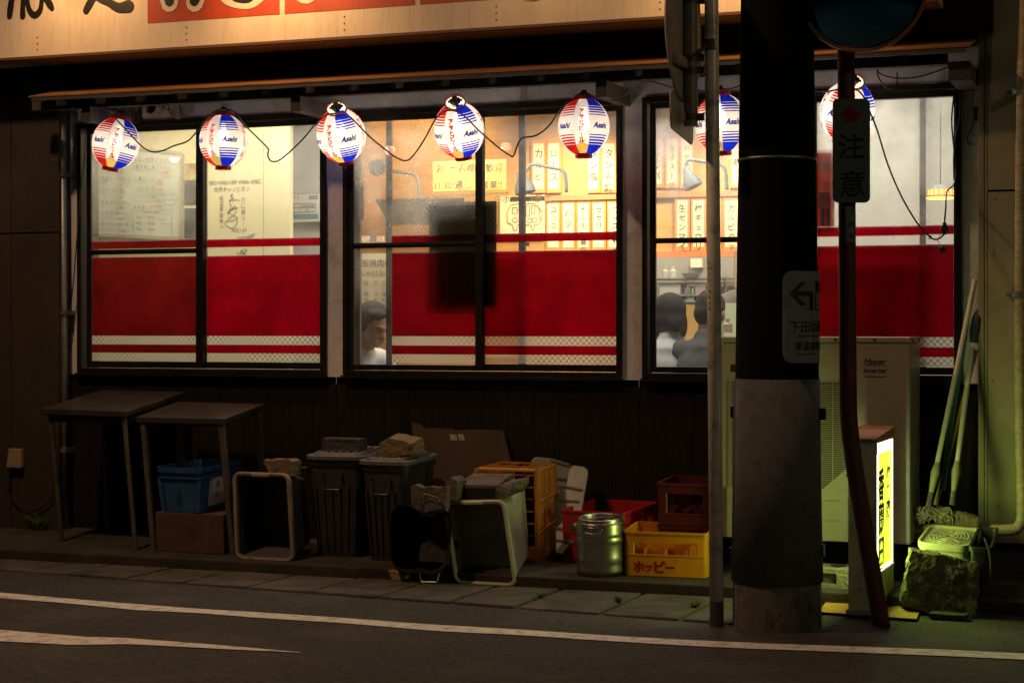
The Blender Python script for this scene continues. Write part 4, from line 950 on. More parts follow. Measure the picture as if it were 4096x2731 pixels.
tub2, c2_, b2_ = tub("cream tub tipped askew on its side in front of the orange mesh basket", [(1826, 2326), (2060, 2338), (2012, 2006), (1780, 2010)], .40, (Y2, Y2, Y2 + .05, Y2 + .05), [(1880, 2235), (2116, 2236), (2100, 1936), (1870, 1950)], M_tubw, M_tubw, .15)

# broken concrete blocks and stones
M_brick = mat("block_tan", (.26, .19, .11), .95, var=.35, vs=18, bump=.9, bs=70, dirt=(.06, .055, .04), ds=16, da=.9)
M_blk = mat("block_dark", (.075, .08, .075), .95, var=.4, vs=16, bump=.9, bs=70, dirt=(.15, .14, .11), ds=12, da=.5)
M_blkg = mat("block_grey", (.19, .155, .13), .95, var=.3, vs=20, bump=.9, bs=80, dirt=(.05, .05, .045), ds=12, da=.8)
def stone(name, label, cat, pts, Y, dep, mt, top=0.0, amp=.006, sd=1, cuts=3, M=None, grp=None, slant=.0):
    q = [P(x, y, Y) for x, y in pts]; ctr = sum(q, Vector()) / len(q)
    r = thing(name, label, cat, ctr, grp); m = MB()
    n = len(q); bk = [v + Vector((dep * .03, dep, top)) for v in q]
    m.add(q + bk, [list(range(n))[::-1], [n + i for i in range(n)]] + [[i, (i + 1) % n, n + (i + 1) % n, n + i] for i in range(n)])
    m.build("block", mt, r, world=True, rough=(amp, cuts, sd), smooth=False); return r
yt1 = c1_[3].y
stone("broken_block", "broken tan concrete lump standing on the tan rimmed tub", "block", [(1080, 1905), (1170, 1903), (1165, 1872), (1168, 1845), (1150, 1838), (1060, 1838), (1056, 1850), (1068, 1868)], yt1 + .04, .10, M_brick, sd=3, grp=None)
stone("broken_block", "dark charred scrap lying behind the tan lump on the tub", "block", [(1165, 1896), (1218, 1897), (1216, 1872), (1195, 1868), (1165, 1868)], yt1 + .15, .06, M_blk, sd=4)
# lidded bins
M, wA, aA = pl((1262, 2222), (1440, 2228)); hA = 352 / pxm(1350, aA.y)
binA = bigbin("lidded grey bin with a dark hollow block on it, left of its twin", M, wA, wA + .055, hA, .40)
MB_, wB, aB = pl((1472, 2239), (1615, 2246)); hB = 352 / pxm(1540, aB.y)
binB = bigbin("lidded grey bin weighted with a broken tan slab on its lid", MB_, wB, wB + .055, hB, .40)
la = M @ Vector((wA * .5, .12, hA + .035)); lb = MB_ @ Vector((wB * .5, .12, hB + .035))
hbk = thing("hollow_block", "dark mossy hollow concrete block on the left bin's lid", "block", T(P(1287, 1817, la.y - .02)))
m = MB(); wv = 150 / pxm(1360, la.y); hv_ = 50 / pxm(1360, la.y)
m.box(0, wv, 0, .10, 0, .012); m.box(0, wv, 0, .10, hv_, hv_ + .014); m.box(0, .012, 0, .10, .012, hv_); m.box(wv - .014, wv, 0, .10, .012, hv_); m.box(.012, wv - .014, 0.002, .02, .012, hv_)
m.build("block", M_blk, hbk, rough=(.003, 2, 9))
stone("broken_slab", "light tan broken slab leaning on the right bin's lid", "slab", [(1461, 1836), (1556, 1855), (1590, 1845), (1600, 1815), (1615, 1822), (1658, 1818), (1655, 1800), (1648, 1772), (1600, 1760), (1552, 1752), (1520, 1770), (1496, 1812), (1465, 1824)], lb.y - .05, .13, M_brick, top=.02, sd=6, amp=.005)
# cardboard sheet behind
yc = -.035
cs_ = thing("cardboard_sheet", "torn flat piece of cardboard leaning on the dark wall behind the bins", "cardboard", P(1840, 1850, -.05))
m = MB(); m.prism([P(1705, 2160, -.16), P(2010, 2170, -.16), P(2062, 1900, -.08), P(2041, 1836, yc - .02), P(2012, 1722, yc), P(1925, 1716, yc), P(1813, 1719, yc), P(1806, 1714, yc), P(1730, 1711, yc), P(1702, 1713, yc), P(1680, 1698, yc), P(1646, 1687, yc - .005), P(1662, 1850, yc - .03)], (0, .006, 0)); m.build("sheet", mat("card_brown", (.045, .025, .014), .85, var=.2, vs=6, bump=.1, bs=60), cs_, world=True)
for q in ([(1798, 1736), (1826, 1738), (1838, 1798), (1810, 1799)], [(1830, 1735), (1852, 1736), (1874, 1798), (1850, 1800)]):
    m = MB(); m.poly([P(x, y, yc - .012) for x, y in q]); m.build("sticker", mat("sticker_white", (.32, .31, .25), .6, var=.5, vs=90), cs_, world=True)
# deformed black tub
yk = G(1690, 2300, -.01).y - .02
kt = thing("black_tub", "crushed black rubber tub lying on its side with a sagging rim", "tub", P(1680, 2295, yk))
o2 = [(1566, 2046), (1585, 2019), (1616, 2014), (1647, 2026), (1680, 2047), (1710, 2062), (1733, 2063), (1752, 2050), (1778, 2040), (1800, 2052), (1808, 2100), (1800, 2170), (1790, 2235), (1776, 2268), (1752, 2288), (1722, 2294), (1680, 2285), (1616, 2285), (1582, 2268), (1563, 2230), (1556, 2150), (1558, 2090)]
def ringo(sc_, dy, dep): 
    cx, cy = 1685, 2165; return [P(cx + (x - cx) * sc_, cy + (y - cy) * sc_ + dy, yk + dep) for x, y in o2]
M_rub = mat("black_rubber", (.022, .022, .023), .45, var=.3, vs=7, bump=.2, bs=20)
m = MB(); skin_loops(m, [ringo(.86, -10, .30), ringo(1.0, 0, .02), ringo(1.03, 0, .015), ringo(1.03, 0, -.004), ringo(.985, 0, -.004), ringo(.84, -10, .27)]); m.build("tub_body", M_rub, kt, world=True, smooth=True)
m = MB(); m.tube([P(1680, 2292, yk - .01), P(1684, 2320, yk - .03), P(1686, 2326, yk - .035), P(1745, 2326, yk - .035), P(1750, 2322, yk - .03), P(1758, 2292, yk - .01)], .0025, 6); m.build("wire_handle", M_wire, kt, world=True)
stone("concrete_lump", "dim concrete lump lying inside the crushed black tub", "block", [(1678, 2243), (1790, 2250), (1795, 2172), (1760, 2155), (1722, 2158), (1690, 2172), (1678, 2190)], yk + .09, .12, M_blk, sd=11, amp=.004)
stone("broken_block", "flat broken concrete piece with jagged top standing on the crushed tub", "block", [(1645, 2030), (1700, 2048), (1782, 2035), (1785, 1941), (1760, 1950), (1722, 1945), (1690, 1950), (1655, 1936), (1643, 1942)], yk + .02, .05, M_blkg, sd=12, amp=.004)
m = MB(); m.tube(smoothpts([P(x, y, yk - .0) for x, y in ((1676, 2012), (1673, 1998), (1697, 1974), (1730, 1984), (1760, 1994), (1740, 2022), (1742, 2036))], 2), .0022, 6)
tag(m.build("wire_bail", M_wire, smooth='all'), "bent wire handle against the jagged concrete piece", "wire")
stone("broken_block", "second broken concrete piece between the jagged one and the cream tub", "block", [(1785, 2000), (1826, 1998), (1830, 1925), (1800, 1905), (1770, 1915), (1788, 1950)], yk + .12, .12, M_blkg, sd=14)
stone("kerb_stone", "small orange lit stone wedged under the crushed black tub", "stone", [(1553, 2281), (1568, 2315), (1590, 2322), (1618, 2315), (1624, 2296), (1590, 2289)], G(1590, 2322, -.05).y, .06, mat("stone_ochre", (.36, .24, .09), .9, var=.3, vs=20, bump=.8, bs=60), sd=15, amp=.003)
# block on tub 2
yq = Y2 + .09
bk2 = thing("hollow_block", "grey concrete block with a broken end on top of the cream tub", "block", P(1940, 1995, yq))
A, B, C, D_ = P(1828, 1997, yq), P(1992, 1999, yq), P(1990, 1941, yq), P(1825, 1938, yq); dv = Vector((.03, .20, .0)) 
tpb = [P(1893, 1892, yq + .17), P(2050, 1893, yq + .17)]
m = MB(); m.hexa([A, B, Vector((tpb[1].x, tpb[1].y, A.z)), Vector((tpb[0].x, tpb[0].y, A.z)), D_, C, tpb[1], tpb[0]]); m.build("block", M_blkg, bk2, world=True, rough=(.003, 4, 21))
m = MB(); m.prism([B + Vector((0, .0, .0)), B + Vector((.05, .01, .015)), B + Vector((.075, .03, .05)), B + Vector((.07, .05, .085)), C + Vector((.055, .05, .01)), C], (.03, .13, .02)); m.build("broken_end", M_blkg, bk2, world=True, rough=(.008, 3, 22))
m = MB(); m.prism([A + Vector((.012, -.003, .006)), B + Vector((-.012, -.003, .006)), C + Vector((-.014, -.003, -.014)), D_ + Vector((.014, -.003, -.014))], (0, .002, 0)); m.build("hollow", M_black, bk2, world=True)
# yellow mesh crate standing on end
M_ycr = mat("crate_orange", (.62, .24, .02), .42, var=.15, vs=6, dirt=(.25, .10, .03), ds=7, da=.4)
y3 = G(2150, 2262).y + .10
cF = [P(1912, 2258, y3), P(2145, 2264, y3), P(2148, 1884, y3), P(1900, 1876, y3)]
y3b = y3 + .25
cB = [P(2010, 2190, y3b), P(2232, 2190, y3b), P(2222, 1856, y3b), P(2015, 1848, y3b)]
mc3 = thing("mesh_crate", "orange mesh basket standing on end behind the cream tub", "crate", (cF[0] + cF[1]) / 2)
m = MB(); skin_loops(m, [loop4([v + Vector((0, .02, 0)) for v in cF], .03, -.002), loop4([v + Vector((0, .02, 0)) for v in cF], .03, -.012), loop4(cF, .03, -.012), loop4([v + Vector((0, -.004, 0)) for v in cF], .03, -.004), loop4(cF, .03, .004), loop4([v + Vector((0, .02, 0)) for v in cF], .03, .004)], False, False); m.build("rim", M_ycr, mc3, world=True, smooth=True)
def lat(m, q, nu, nv, th, diag=False):     # lattice over quad q (BL BR TR TL)
    f = lambda u, v: q[0] * (1 - u) * (1 - v) + q[1] * u * (1 - v) + q[2] * u * v + q[3] * (1 - u) * v
    if not diag:
        for i in range(nu + 1): m.bar(f(i / nu, 0), f(i / nu, 1), th)
        for j in range(nv + 1): m.bar(f(0, j / nv), f(1, j / nv), th)
    else:
        for i in range(-nv, nu):
            for s in (0, 1):
                u0, v0, u1, v1 = i / nu, 0, (i + nv) / nu, 1
                if u0 < 0: v0 = -u0 / (u1 - u0); u0 = 0
                if u1 > 1: v1 = v0 + (1 - u0) / (u1 - u0) * (1 - v0) if u0 == 0 else (1 - u0) * nu / nv; u1 = 1
                if s: v0, v1 = 1 - v0, 1 - v1
                m.bar(f(u0, v0), f(u1, v1), th)
side = [cF[1], cB[1], cB[2], cF[2]]; lside = [cF[0], cB[0], cB[3], cF[3]]; tops = [cF[3], cF[2], cB[2], cB[3]]; bots = [cF[0], cF[1], cB[1], cB[0]]; backs = [cB[0], cB[1], cB[2], cB[3]]
for q, nm in ((side, "side_mesh"), (lside, "side_mesh"), (bots, "side_mesh")):
    m = MB(); lat(m, q, 1, 3, .010)
    for j in range(3):
        for i in range(3):
            f = lambda u, v: q[0] * (1 - u) * (1 - v) + q[1] * u * (1 - v) + q[2] * u * v + q[3] * (1 - u) * v
            u0, u1, v0, v1 = .12 + i * .28, .12 + i * .28 + .24, j / 3 + .03, (j + 1) / 3 - .03
            lat(m, [f(u0, v0), f(u1, v0), f(u1, v1), f(u0, v1)], 3, 9, .0032, True)
            m.bar(f(u1 + .02, v0), f(u1 + .02, v1), .007)
    m.build(nm, M_ycr, mc3, world=True)
m = MB(); lat(m, tops, 3, 2, .009); m.build("top_grid", M_ycr, mc3, world=True)
m = MB(); lat(m, backs, 5, 7, .006); m.build("base_grid", M_ycr, mc3, world=True)
# grey clip lids leaning
M_clip = mat("lid_pale", (.18, .20, .19), .42, var=.15, vs=6, dirt=(.10, .12, .06), ds=5, da=.5)
def leaf(label, pts, Y0, Y1, ribs):
    ys_ = [p[1] for p in pts]; lo, hi = max(ys_), min(ys_)
    f = lambda x, y: P(x, y, Y0 + (Y1 - Y0) * (lo - y) / (lo - hi))
    q = [f(x, y) for x, y in pts]; r = thing("bin_lid", label, "lid", q[0], "pale plastic lids leaning on the wall")
    m = MB(); m.prism(q, (0, .012, 0)); m.build("lid_panel", M_clip, r, world=True, bevel=.004)
    for (x0, y0, x1, y1) in ribs:
        m = MB(); m.bar(f(x0, y0) + Vector((0, -.005, 0)), f(x1, y1) + Vector((0, -.005, 0)), .010, .016); m.build("lid_rib", M_clip, r, world=True, bevel=.002)
leaf("greenish plastic lid leaning on the wall behind the orange basket", [(2290, 2140), (2200, 2150), (2121, 1845), (2135, 1830), (2150, 1827), (2205, 1834), (2220, 1842), (2280, 1856), (2284, 1870)], -.16, -.03, [(2205, 1838, 2278, 1860), (2140, 1900, 2270, 1915)])
leaf("narrow pale plastic lid leaning left of the red crate", [(2222, 2208), (2248, 2215), (2310, 2140), (2352, 1900), (2350, 1878), (2335, 1866), (2290, 1860), (2276, 1880), (2262, 1945), (2222, 2000)], -.42, -.10, [(2262, 1946, 2330, 1960), (2240, 2000, 2318, 2006), (2224, 2113, 2300, 2120), (2226, 2160, 2300, 2168)])

# crates
M_rcr = mat("crate_red", (.36, .014, .014), .4, var=.12, vs=6, dirt=(.12, .01, .01), ds=6, da=.4)
M_dcr = mat("crate_dark_red", (.15, .012, .012), .5, var=.2, vs=6, dirt=(.08, .02, .02), ds=6, da=.4)
M_yel = mat("crate_yellow", (.78, .31, .012), .4, var=.1, vs=6, dirt=(.36, .17, .03), ds=7, da=.4)
def beer_crate(name, label, M, w, d, h, mt, grp, front_open=True, holes=True, div=(4, 3), wall=.42):
    r = thing(name, label, "crate", M, grp); b = rect(0, w, 0, d, 0)
    hz0, hz1 = h * wall, h * .76
    m = MB(); container(m, rect(0, w, 0, d, .004), rect(0, w, 0, d, hz0), .022, .006, .003, .008, .014); m.build("lower_tray", mt, r, smooth=True)
    m = MB(); skin_loops(m, [loop4(rect(0, w, 0, d, hz1), .022), loop4(rect(0, w, 0, d, h - .012), .022), loop4(rect(0, w, 0, d, h - .012), .022, -.006), loop4(rect(0, w, 0, d, h), .022, -.006), loop4(rect(0, w, 0, d, h), .022, .005), loop4(rect(0, w, 0, d, hz1), .022, .005), loop4(rect(0, w, 0, d, hz1), .022)], False, False); m.build("top_band", mt, r, smooth=True)
    for cx, cy in ((0, 0), (1, 0), (1, 1), (0, 1)):
        m = MB(); e = .048; x0, x1 = (0, e) if cx == 0 else (w - e, w); y0, y1 = (0, e) if cy == 0 else (d - e, d)
        xo = x0 if cx == 0 else x1; yo_ = y0 if cy == 0 else y1
        sx_ = 1 if cx == 0 else -1; sy_ = 1 if cy == 0 else -1
        arc = [Vector((xo + sx_ * e, yo_, 0))] + [Vector((xo + sx_ * (.022 - .022 * sin(R(t))), yo_ + sy_ * (.022 - .022 * cos(R(t))), 0)) for t in (0, 22, 45, 67, 90)] + [Vector((xo, yo_ + sy_ * e, 0))]
        inn = [v + Vector((sx_ * .006, sy_ * .006, 0)) for v in arc[::-1]]
        poly = [v + Vector((0, 0, hz0 - .0005)) for v in arc + inn]; m.prism(poly, (0, 0, hz1 - hz0 + .001)); m.build("corner_post", mt, r, smooth=True)
    m = MB(); z = hz0 * .98
    for i in range(1, div[0]): x = w * i / div[0]; m.box(x - .0015, x + .0015, .007, d - .007, .016, z * 1.25)
    for j in range(1, div[1]): y = d * j / div[1]; m.box(.007, w - .007, y - .0015, y + .0015, .016, z * 1.22)
    m.build("bottle_dividers", mt, r); return r
Mr, wr_, ar = pl((2248, 2246), (2500, 2262)); kr = pxm(2370, ar.y); hr = 202 / kr
Mr = T(ar) @ RZ(R(-9)) @ RX(TILT + R(1.2)); wr_ = 268 / kr
beer_crate("beer_crate", "bright red bottle crate behind the steel keg", Mr, wr_, .40, hr, M_rcr, None, wall=.60)
Md, wd_, ad = pl((2660, 2170), (2868, 2174)); kd = pxm(2750, ad.y); hd = 134 / kd
Md = T(P(2655, 2175, -.30).x, -.42, gz(-.42)) @ RX(TILT); wd_ = 225 / pxm(2750, -.42); z_ = 0
kd = pxm(2750, -.42); ztop = Zf(2700, 1931, -.42); hh = (ztop - gz(-.42)) / 2 - .001
beer_crate("beer_crate", "dull red crate at the bottom of the stack by the white pole", Md, wd_, .36, hh, M_dcr, "dull red crates in a stack", wall=.3)
beer_crate("beer_crate", "dull red crate on top of the stack by the white pole", Md @ T(0, 0, hh + .001), wd_, .36, hh, M_dcr, "dull red crates in a stack", wall=.3)
My, wy, ay = pl((2495, 2302), (2828, 2314), None); ky = pxm(2660, ay.y); hy = 176 / ky
yc_ = beer_crate("beer_crate", "yellow bottle crate with red katakana at the kerb, beside the keg", My, wy, .34, hy, M_yel, None, wall=.50)
m = MB(); q0 = 0
for px, s, b in ((2556, .045, "ホ"), (2595, .036, "ッ"), (2638, .050, "ピ"), (2678, .040, "ー")):
    m.text(b, s * 1.32, T((px - 2495) / ky, -.0012, hy * (2304 - 2264) / 176 * (176 / 180)) @ FACE, off=.045)
m.build("red_lettering", mat("lettering_red", (.32, .012, .01), .5), yc_)
m = MB(); m.text("ホッピー", .045, T(wy + .0012, .17, hy * .25) @ RZ(R(90)) @ FACE, off=.04); m.build("side_lettering", mat("lettering_red", (.32, .012, .01)), yc_)
Mp, wp_, ap_ = pl((2478, 2310), (2830, 2322), None)
m = MB(); skin_loops(m, [loop4(rect(-.01, wy + .02, -.02, .36, z), .02, e) for z, e in ((.0005, 0), (.006, 0), (.006, .005), (.003, .006))], True, True)
# keg
kg = G(2376, 2309); rk = 97.5 / pxm(2398, kg.y + .1); hk = 1.10 * 2 * rk
K = thing("beer_keg", "small steel beer keg standing at the kerb left of the yellow crate", "keg", T(kg + Vector((0, rk, 0))) @ RX(TILT + R(2.0)) @ RZ(R(-14)))
M_keg = mat("keg_steel", (.44, .42, .39), .32, metal=1.0, var=.2, vs=5, bump=.12, bs=9, dirt=(.22, .18, .13), ds=5, da=.45)
m = MB(); s = hk / .28; body = [(0, .03), (.9, .03), (.94, .004), (.97, .0), (.975, .035), (.955, .055), (.955, .075), (.985, .090), (.955, .105), (.950, .165), (.955, .170), (1.0, .183), (.955, .196), (.955, .205), (.975, .212), (.955, .222), (.955, .255), (.93, .268), (.90, .272), (.87, .268), (.85, .235), (.5, .228), (.28, .232), (0, .232)]
m.lathe([(r_0 * rk, z * s) for r_0, z in body], 64); m.build("keg_body", M_keg, K, smooth='all')
m = MB(); m.lathe([(.84 * rk, .262 * s), (.845 * rk, .285 * s), (.86 * rk, .29 * s), (.875 * rk, .285 * s), (.88 * rk, .262 * s)], 48); m.build("top_chime", M_keg, K, smooth='all')
m = MB(); m.lathe([(.24 * rk, .225 * s), (.24 * rk, .250 * s), (.20 * rk, .252 * s), (.17 * rk, .246 * s), (.15 * rk, .236 * s), (0, .236 * s)], 28); m.build("valve", M_keg, K, smooth=True)
for a in (12, 192):
    m = MB(); pts = []
    for i in range(28):
        t = 2 * pi * i / 28; ux = .05 * (abs(cos(t)) ** .7) * (1 if cos(t) > 0 else -1) * 1.0; vz = .015 * (abs(sin(t)) ** .7) * (1 if sin(t) > 0 else -1)
        an = R(a) + ux / rk; pts.append(Vector(((rk * .957) * sin(an), -(rk * .957) * cos(an), .240 * s + vz)))
    m.add(pts, [list(range(28))]); m.build("handhold", mat("handhold_bright", (.62, .55, .52), .3, metal=.8), K)
    m = MB(); m.tube([p * 1.0 for p in pts], .0022, 6, closed=True); m.build("handhold_edge", M_keg, K, smooth='all')
# weeds
def weed(label, c, n, L, sd, col=(.05, .13, .02)):
    rnd = random.Random(sd); m = MB()
    for i in range(n):
        a = rnd.uniform(0, 2 * pi); l = L * rnd.uniform(.5, 1.1); w0 = .004
        pts = []
        for k in range(5):
            t = k / 4; pts.append(c + Vector((cos(a) * l * t * .9, sin(a) * l * t * .35 - .0, l * .55 * math.sin(t * 2.4) * rnd.uniform(.85, 1.1))))
        sdv = Vector((-sin(a), cos(a), 0)) * w0
        for k in range(4):
            wa = 1 - k / 4; wb2 = 1 - (k + 1) / 4.02
            m.poly([pts[k] - sdv * wa, pts[k] + sdv * wa, pts[k + 1] + sdv * wb2, pts[k + 1] - sdv * wb2])
            if rnd.random() < .7:
                e = Vector((rnd.uniform(-.02, .02), rnd.uniform(-.01, .01), rnd.uniform(.004, .016))); m.poly([pts[k], pts[k] + e + sdv, pts[k] + e * 1.6])
    return tag(m.build("weed", mat("weed_green", col, .7, var=.4, vs=30)), label, "weed")
weed("tuft of green weed at the kerb below the tan rimmed tub", G(985, 2274, -.05), 34, .11, 2)
weed("dark scrubby weed at the foot of the left wall", P(150, 2120, -.16) , 40, .16, 5, (.03, .05, .018))
for i, (px, py, L_, lb_) in enumerate(((2165, 2395, .03, "moss tuft in a slab joint below the red crate"), (2475, 2415, .04, "moss tuft in the slab joint below the yellow crate"), (2780, 2435, .05, "moss tuft in the slab joint beside the white pole"), (3980, 2400, .06, "small weed at the right edge of the pavement"))):
    weed(lb_, G(px, py, -.055), 26, L_, 20 + i, (.035, .07, .015))
rnd = random.Random(4); m = MB()
for i in range(420):
    px = rnd.uniform(-100, 4200); py = rnd.uniform(2310, 2500); c = G(px, py, ZR + .001)
    if c.y > YF - .03: continue
    s_ = rnd.uniform(.0015, .006); m.add([c + Vector((s_, 0, 0)), c + Vector((0, s_, 0)), c + Vector((-s_, 0, .0)), c + Vector((0, -s_, 0)), c + Vector((0, 0, s_))], [[0, 1, 4], [1, 2, 4], [2, 3, 4], [3, 0, 4]])
gv = m.build("grit", M_slab); gv["kind"] = "stuff"; gv["label"] = "scattered grit along the gutter"
# ================================================================ outdoor unit
M_ac = mat("unit_cream", (.25, .24, .18), .45, var=.08, vs=3, dirt=(.16, .14, .10), ds=5, da=.35)
ya_ = -.50; xa0, xa1 = X(2884, ya_), X(3641, ya_); zt_ = Zf(3200, 1372, ya_); zb_ = Zf(3200, 2160, ya_)
ac = thing("outdoor_unit", "large cream air conditioner outdoor unit under the right window", "air conditioner", Vector(((xa0 + xa1) / 2, ya_, zb_)))
m = MB(); m.box(xa0, xa1, ya_, ya_ + .34, zb_, zt_); m.build("casing", M_ac, ac, world=True, bevel=.008)
m = MB(); m.box(xa0 - .004, xa1 + .004, ya_ - .004, ya_ + .345, zt_ + .001, zt_ + .030); m.build("top_cover", M_ac, ac, world=True, bevel=.006)
zg0, zg1 = Zf(3200, 1950, ya_), Zf(3200, 1529, ya_); xg0, xg1 = X(2925, ya_), X(3392, ya_)
m = MB(); m.box(xg0, xg1, ya_ - .0015, ya_, zg0, zg1); m.build("fan_opening", mat("fan_dark", (.055, .05, .035), .7), ac, world=True)
gcx, gcz = (xg0 + xg1) / 2, (zg0 + zg1) / 2
m = MB()
z = zg0
while z < zg1:
    m.tube([(xg0, ya_ - .014, z), (xg1, ya_ - .014, z)], .0016, 5); z += .0102
for i in range(9): x = xg0 + (xg1 - xg0) * i / 8; m.tube([(x, ya_ - .011, zg0), (x, ya_ - .011, zg1)], .0022, 5)
m.build("grille", M_ac, ac, world=True)
m = MB(); m.lathe([(0, 0), (.035, 0), (.04, .01)], 20, T(gcx, ya_ - .004, gcz) @ RX(R(90)))
for k in range(3): a = k * 2 * pi / 3 + .5; m.poly([Vector((gcx, ya_ - .003, gcz)) + Vector((cos(a + e) * rr2, 0, sin(a + e) * rr2)) for e, rr2 in ((-.1, .04), (.0, .2), (.8, .2), (.9, .04))])
m.build("fan_blade", mat("fan_grey", (.10, .095, .08), .6), ac, world=True)
m = MB(); cz = Zf(3390, 1960, ya_)
m.prism([(X(3288, ya_), ya_ - .016, Zf(3288, 1958, ya_)), (X(3392, ya_), ya_ - .016, Zf(3392, 1868, ya_)), (X(3392, ya_), ya_ - .016, zb_ + .004), (xg0 - .02, ya_ - .016, zb_ + .004), (xg0 - .02, ya_ - .016, Zf(3288, 1958, ya_))], (0, .0155, 0)); m.build("front_panel", M_ac, ac, world=True, bevel=.003)
m = MB(); 
for py in (2000, 2080): m.bar((X(3300, ya_), ya_ - .018, Zf(3300, py, ya_)), (X(3365, ya_), ya_ - .018, Zf(3365, py, ya_)), .003, .003)
m.box(X(3400, ya_), X(3640, ya_), ya_ - .002, ya_ - .0002, Zf(3600, 1975, ya_) - .001, Zf(3600, 1975, ya_) + .001); m.build("panel_seams", mat("seam_shadow", (.12, .11, .08), .6), ac, world=True)
m = MB(); m.box(X(2922, ya_), X(2972, ya_), ya_ - .002, ya_ - .0003, Zf(2940, 1487, ya_), Zf(2940, 1458, ya_)); m.build("grip_recess", M_black, ac, world=True, bevel=.002)
m = MB(); kx = pxm(3500, ya_)
m.text("Hyper", 34 / kx, T(X(3502, ya_), ya_ - .0012, Zf(3500, 1443, ya_)) @ FACE, off=.022, shear=.25)
m.text("Inverter", 29 / kx, T(X(3502, ya_), ya_ - .0012, Zf(3500, 1480, ya_)) @ FACE, off=.02, shear=.25)
m.box(X(3458, ya_), X(3545, ya_), ya_ - .0012, ya_ - .0006, Zf(3500, 1461, ya_), Zf(3500, 1459, ya_))
m.prism([(X(3456, ya_), ya_ - .001, Zf(3456, 1508, ya_)), (X(3466, ya_), ya_ - .001, Zf(3456, 1508, ya_)), (X(3461, ya_), ya_ - .001, Zf(3456, 1500, ya_))], (0, .0003, 0))
m.text("MITSUBISHI", 9 / kx, T(X(3492, ya_), ya_ - .0012, Zf(3500, 1506, ya_)) @ FACE, off=.02); m.text("HEAVY", 9 / kx, T(X(3532, ya_), ya_ - .0012, Zf(3500, 1506, ya_)) @ FACE, off=.02)
m.build("lettering", mat("unit_ink", (.03, .035, .05), .5), ac, world=True)
m = MB()
for px, py in ((3342, 1358), (3499, 1358), (3392, 1900)): m.lathe([(0, 0), (.007, 0), (.006, .004), (0, .005)], 10, T(X(px, ya_), ya_ - (.005 if py < 1800 else .017), Zf(px, py, ya_)) @ RX(R(90)))
for yy in (.06, .27): m.lathe([(0, 0), (.007, 0), (.006, .004), (0, .005)], 10, T(xa1 + .005, ya_ + yy, zt_ + .015) @ RY(R(90)))
m.split("bolt_head", M_black, ac, world=True)
for i, x in enumerate((xa0 + .1, xa1 - .12)):
    m = MB(); m.box(x - .03, x + .03, ya_ + .02, ya_ + .34, gz(ya_) - .01, zb_ - .001); m.build("foot", mat("foot_grey", (.06, .06, .055), .8), ac, world=True)
# small block with a painted character
ysb = G(3340, 2360, -.005).y; ysb = max(ysb, YF + .02)
sb = thing("painted_block", "small hollow concrete block with a black character painted on top, by the pole", "block", Vector((P(3300, 2358, ysb).x, ysb, gz(ysb))))
xs_, xe_ = P(3215, 2300, ysb).x, P(3394, 2300, ysb).x; hb_ = Zf(3340, 2276, ysb) - gz(ysb)
M_pb = mat("block_pale", (.27, .26, .22), .9, var=.25, vs=14, bump=.8, bs=60, dirt=(.07, .09, .05), ds=7, da=.8)
m = MB(); dd = .19
m.box(xs_, xe_, ysb, ysb + dd, gz(ysb), gz(ysb) + .02); m.box(xs_, xe_, ysb, ysb + dd, gz(ysb) + hb_ - .02, gz(ysb) + hb_)
m.box(xs_, xs_ + .03, ysb, ysb + dd, gz(ysb) + .02, gz(ysb) + hb_ - .02); m.box(xe_ - .055, xe_, ysb, ysb + dd, gz(ysb) + .02, gz(ysb) + hb_ - .02); m.box(xs_ + .03, xe_ - .055, ysb + .04, ysb + dd, gz(ysb) + .02, gz(ysb) + hb_ - .02)
m.build("block", M_pb, sb, world=True, rough=(.0025, 2, 31))
m = MB(); m.text("亭", .085, T((xs_ + xe_) / 2 + .04, ysb + dd * .52, gz(ysb) + hb_ + .005), off=.03); m.build("lettering", M_ink, sb, world=True)
# ================================================================ light box sign
LB = G(3395, 2452, -.045); RB = G(3503, 2452, -.045)
lw_ = (X(3502, LB.y) - X(3393, LB.y)); zl0 = -.045; zl1 = Zf(3440, 1764, LB.y); ldep = .47
lb_ = thing("light_box_sign", "lit yellow shop light box standing edge-on beside the bent orange pole", "light box", T(X(3393, LB.y), LB.y, zl0) @ RZ(R(-1.2)))
H_ = zl1 - zl0; hz_ = Zf(3505, 2300, LB.y) - zl0
M_lbm = mat("sign_case", (.55, .52, .44), .6, metal=0, var=.2, vs=4, dirt=(.10, .07, .05), ds=6, da=.7)
m = MB(); m.box(0, lw_, 0, .010, .0, H_); m.box(0, lw_, ldep - .010, ldep, 0, H_); m.box(0, lw_, .01, ldep - .01, H_ - .012, H_); m.box(0.0, lw_, .01, ldep - .01, hz_ - .012, hz_); m.build("case", M_lbm, lb_, bevel=.003)
m = MB(); m.box(0.002, lw_ - .002, .011, ldep - .011, .02, hz_ - .013); m.build("base_box", mat("case_green", (.22, .22, .14), .6, dirt=(.10, .06, .04), ds=6, da=.8), lb_)
m = MB(); m.hexa([Vector(v) for v in ((-.03, -.012, H_ + .001), (lw_ + .006, -.012, H_ + .001), (lw_ + .006, ldep + .01, H_ + .001), (-.03, ldep + .01, H_ + .001), (-.03, -.012, H_ + .012), (lw_ + .006, -.012, H_ + .012), (lw_ + .006, ldep + .01, H_ + .045), (-.03, ldep + .01, H_ + .045))]); m.build("rusty_top", mat("rust", (.42, .20, .12), .85, var=.35, vs=12, bump=.6, bs=50, stretch=(1, 6, 1)), lb_)
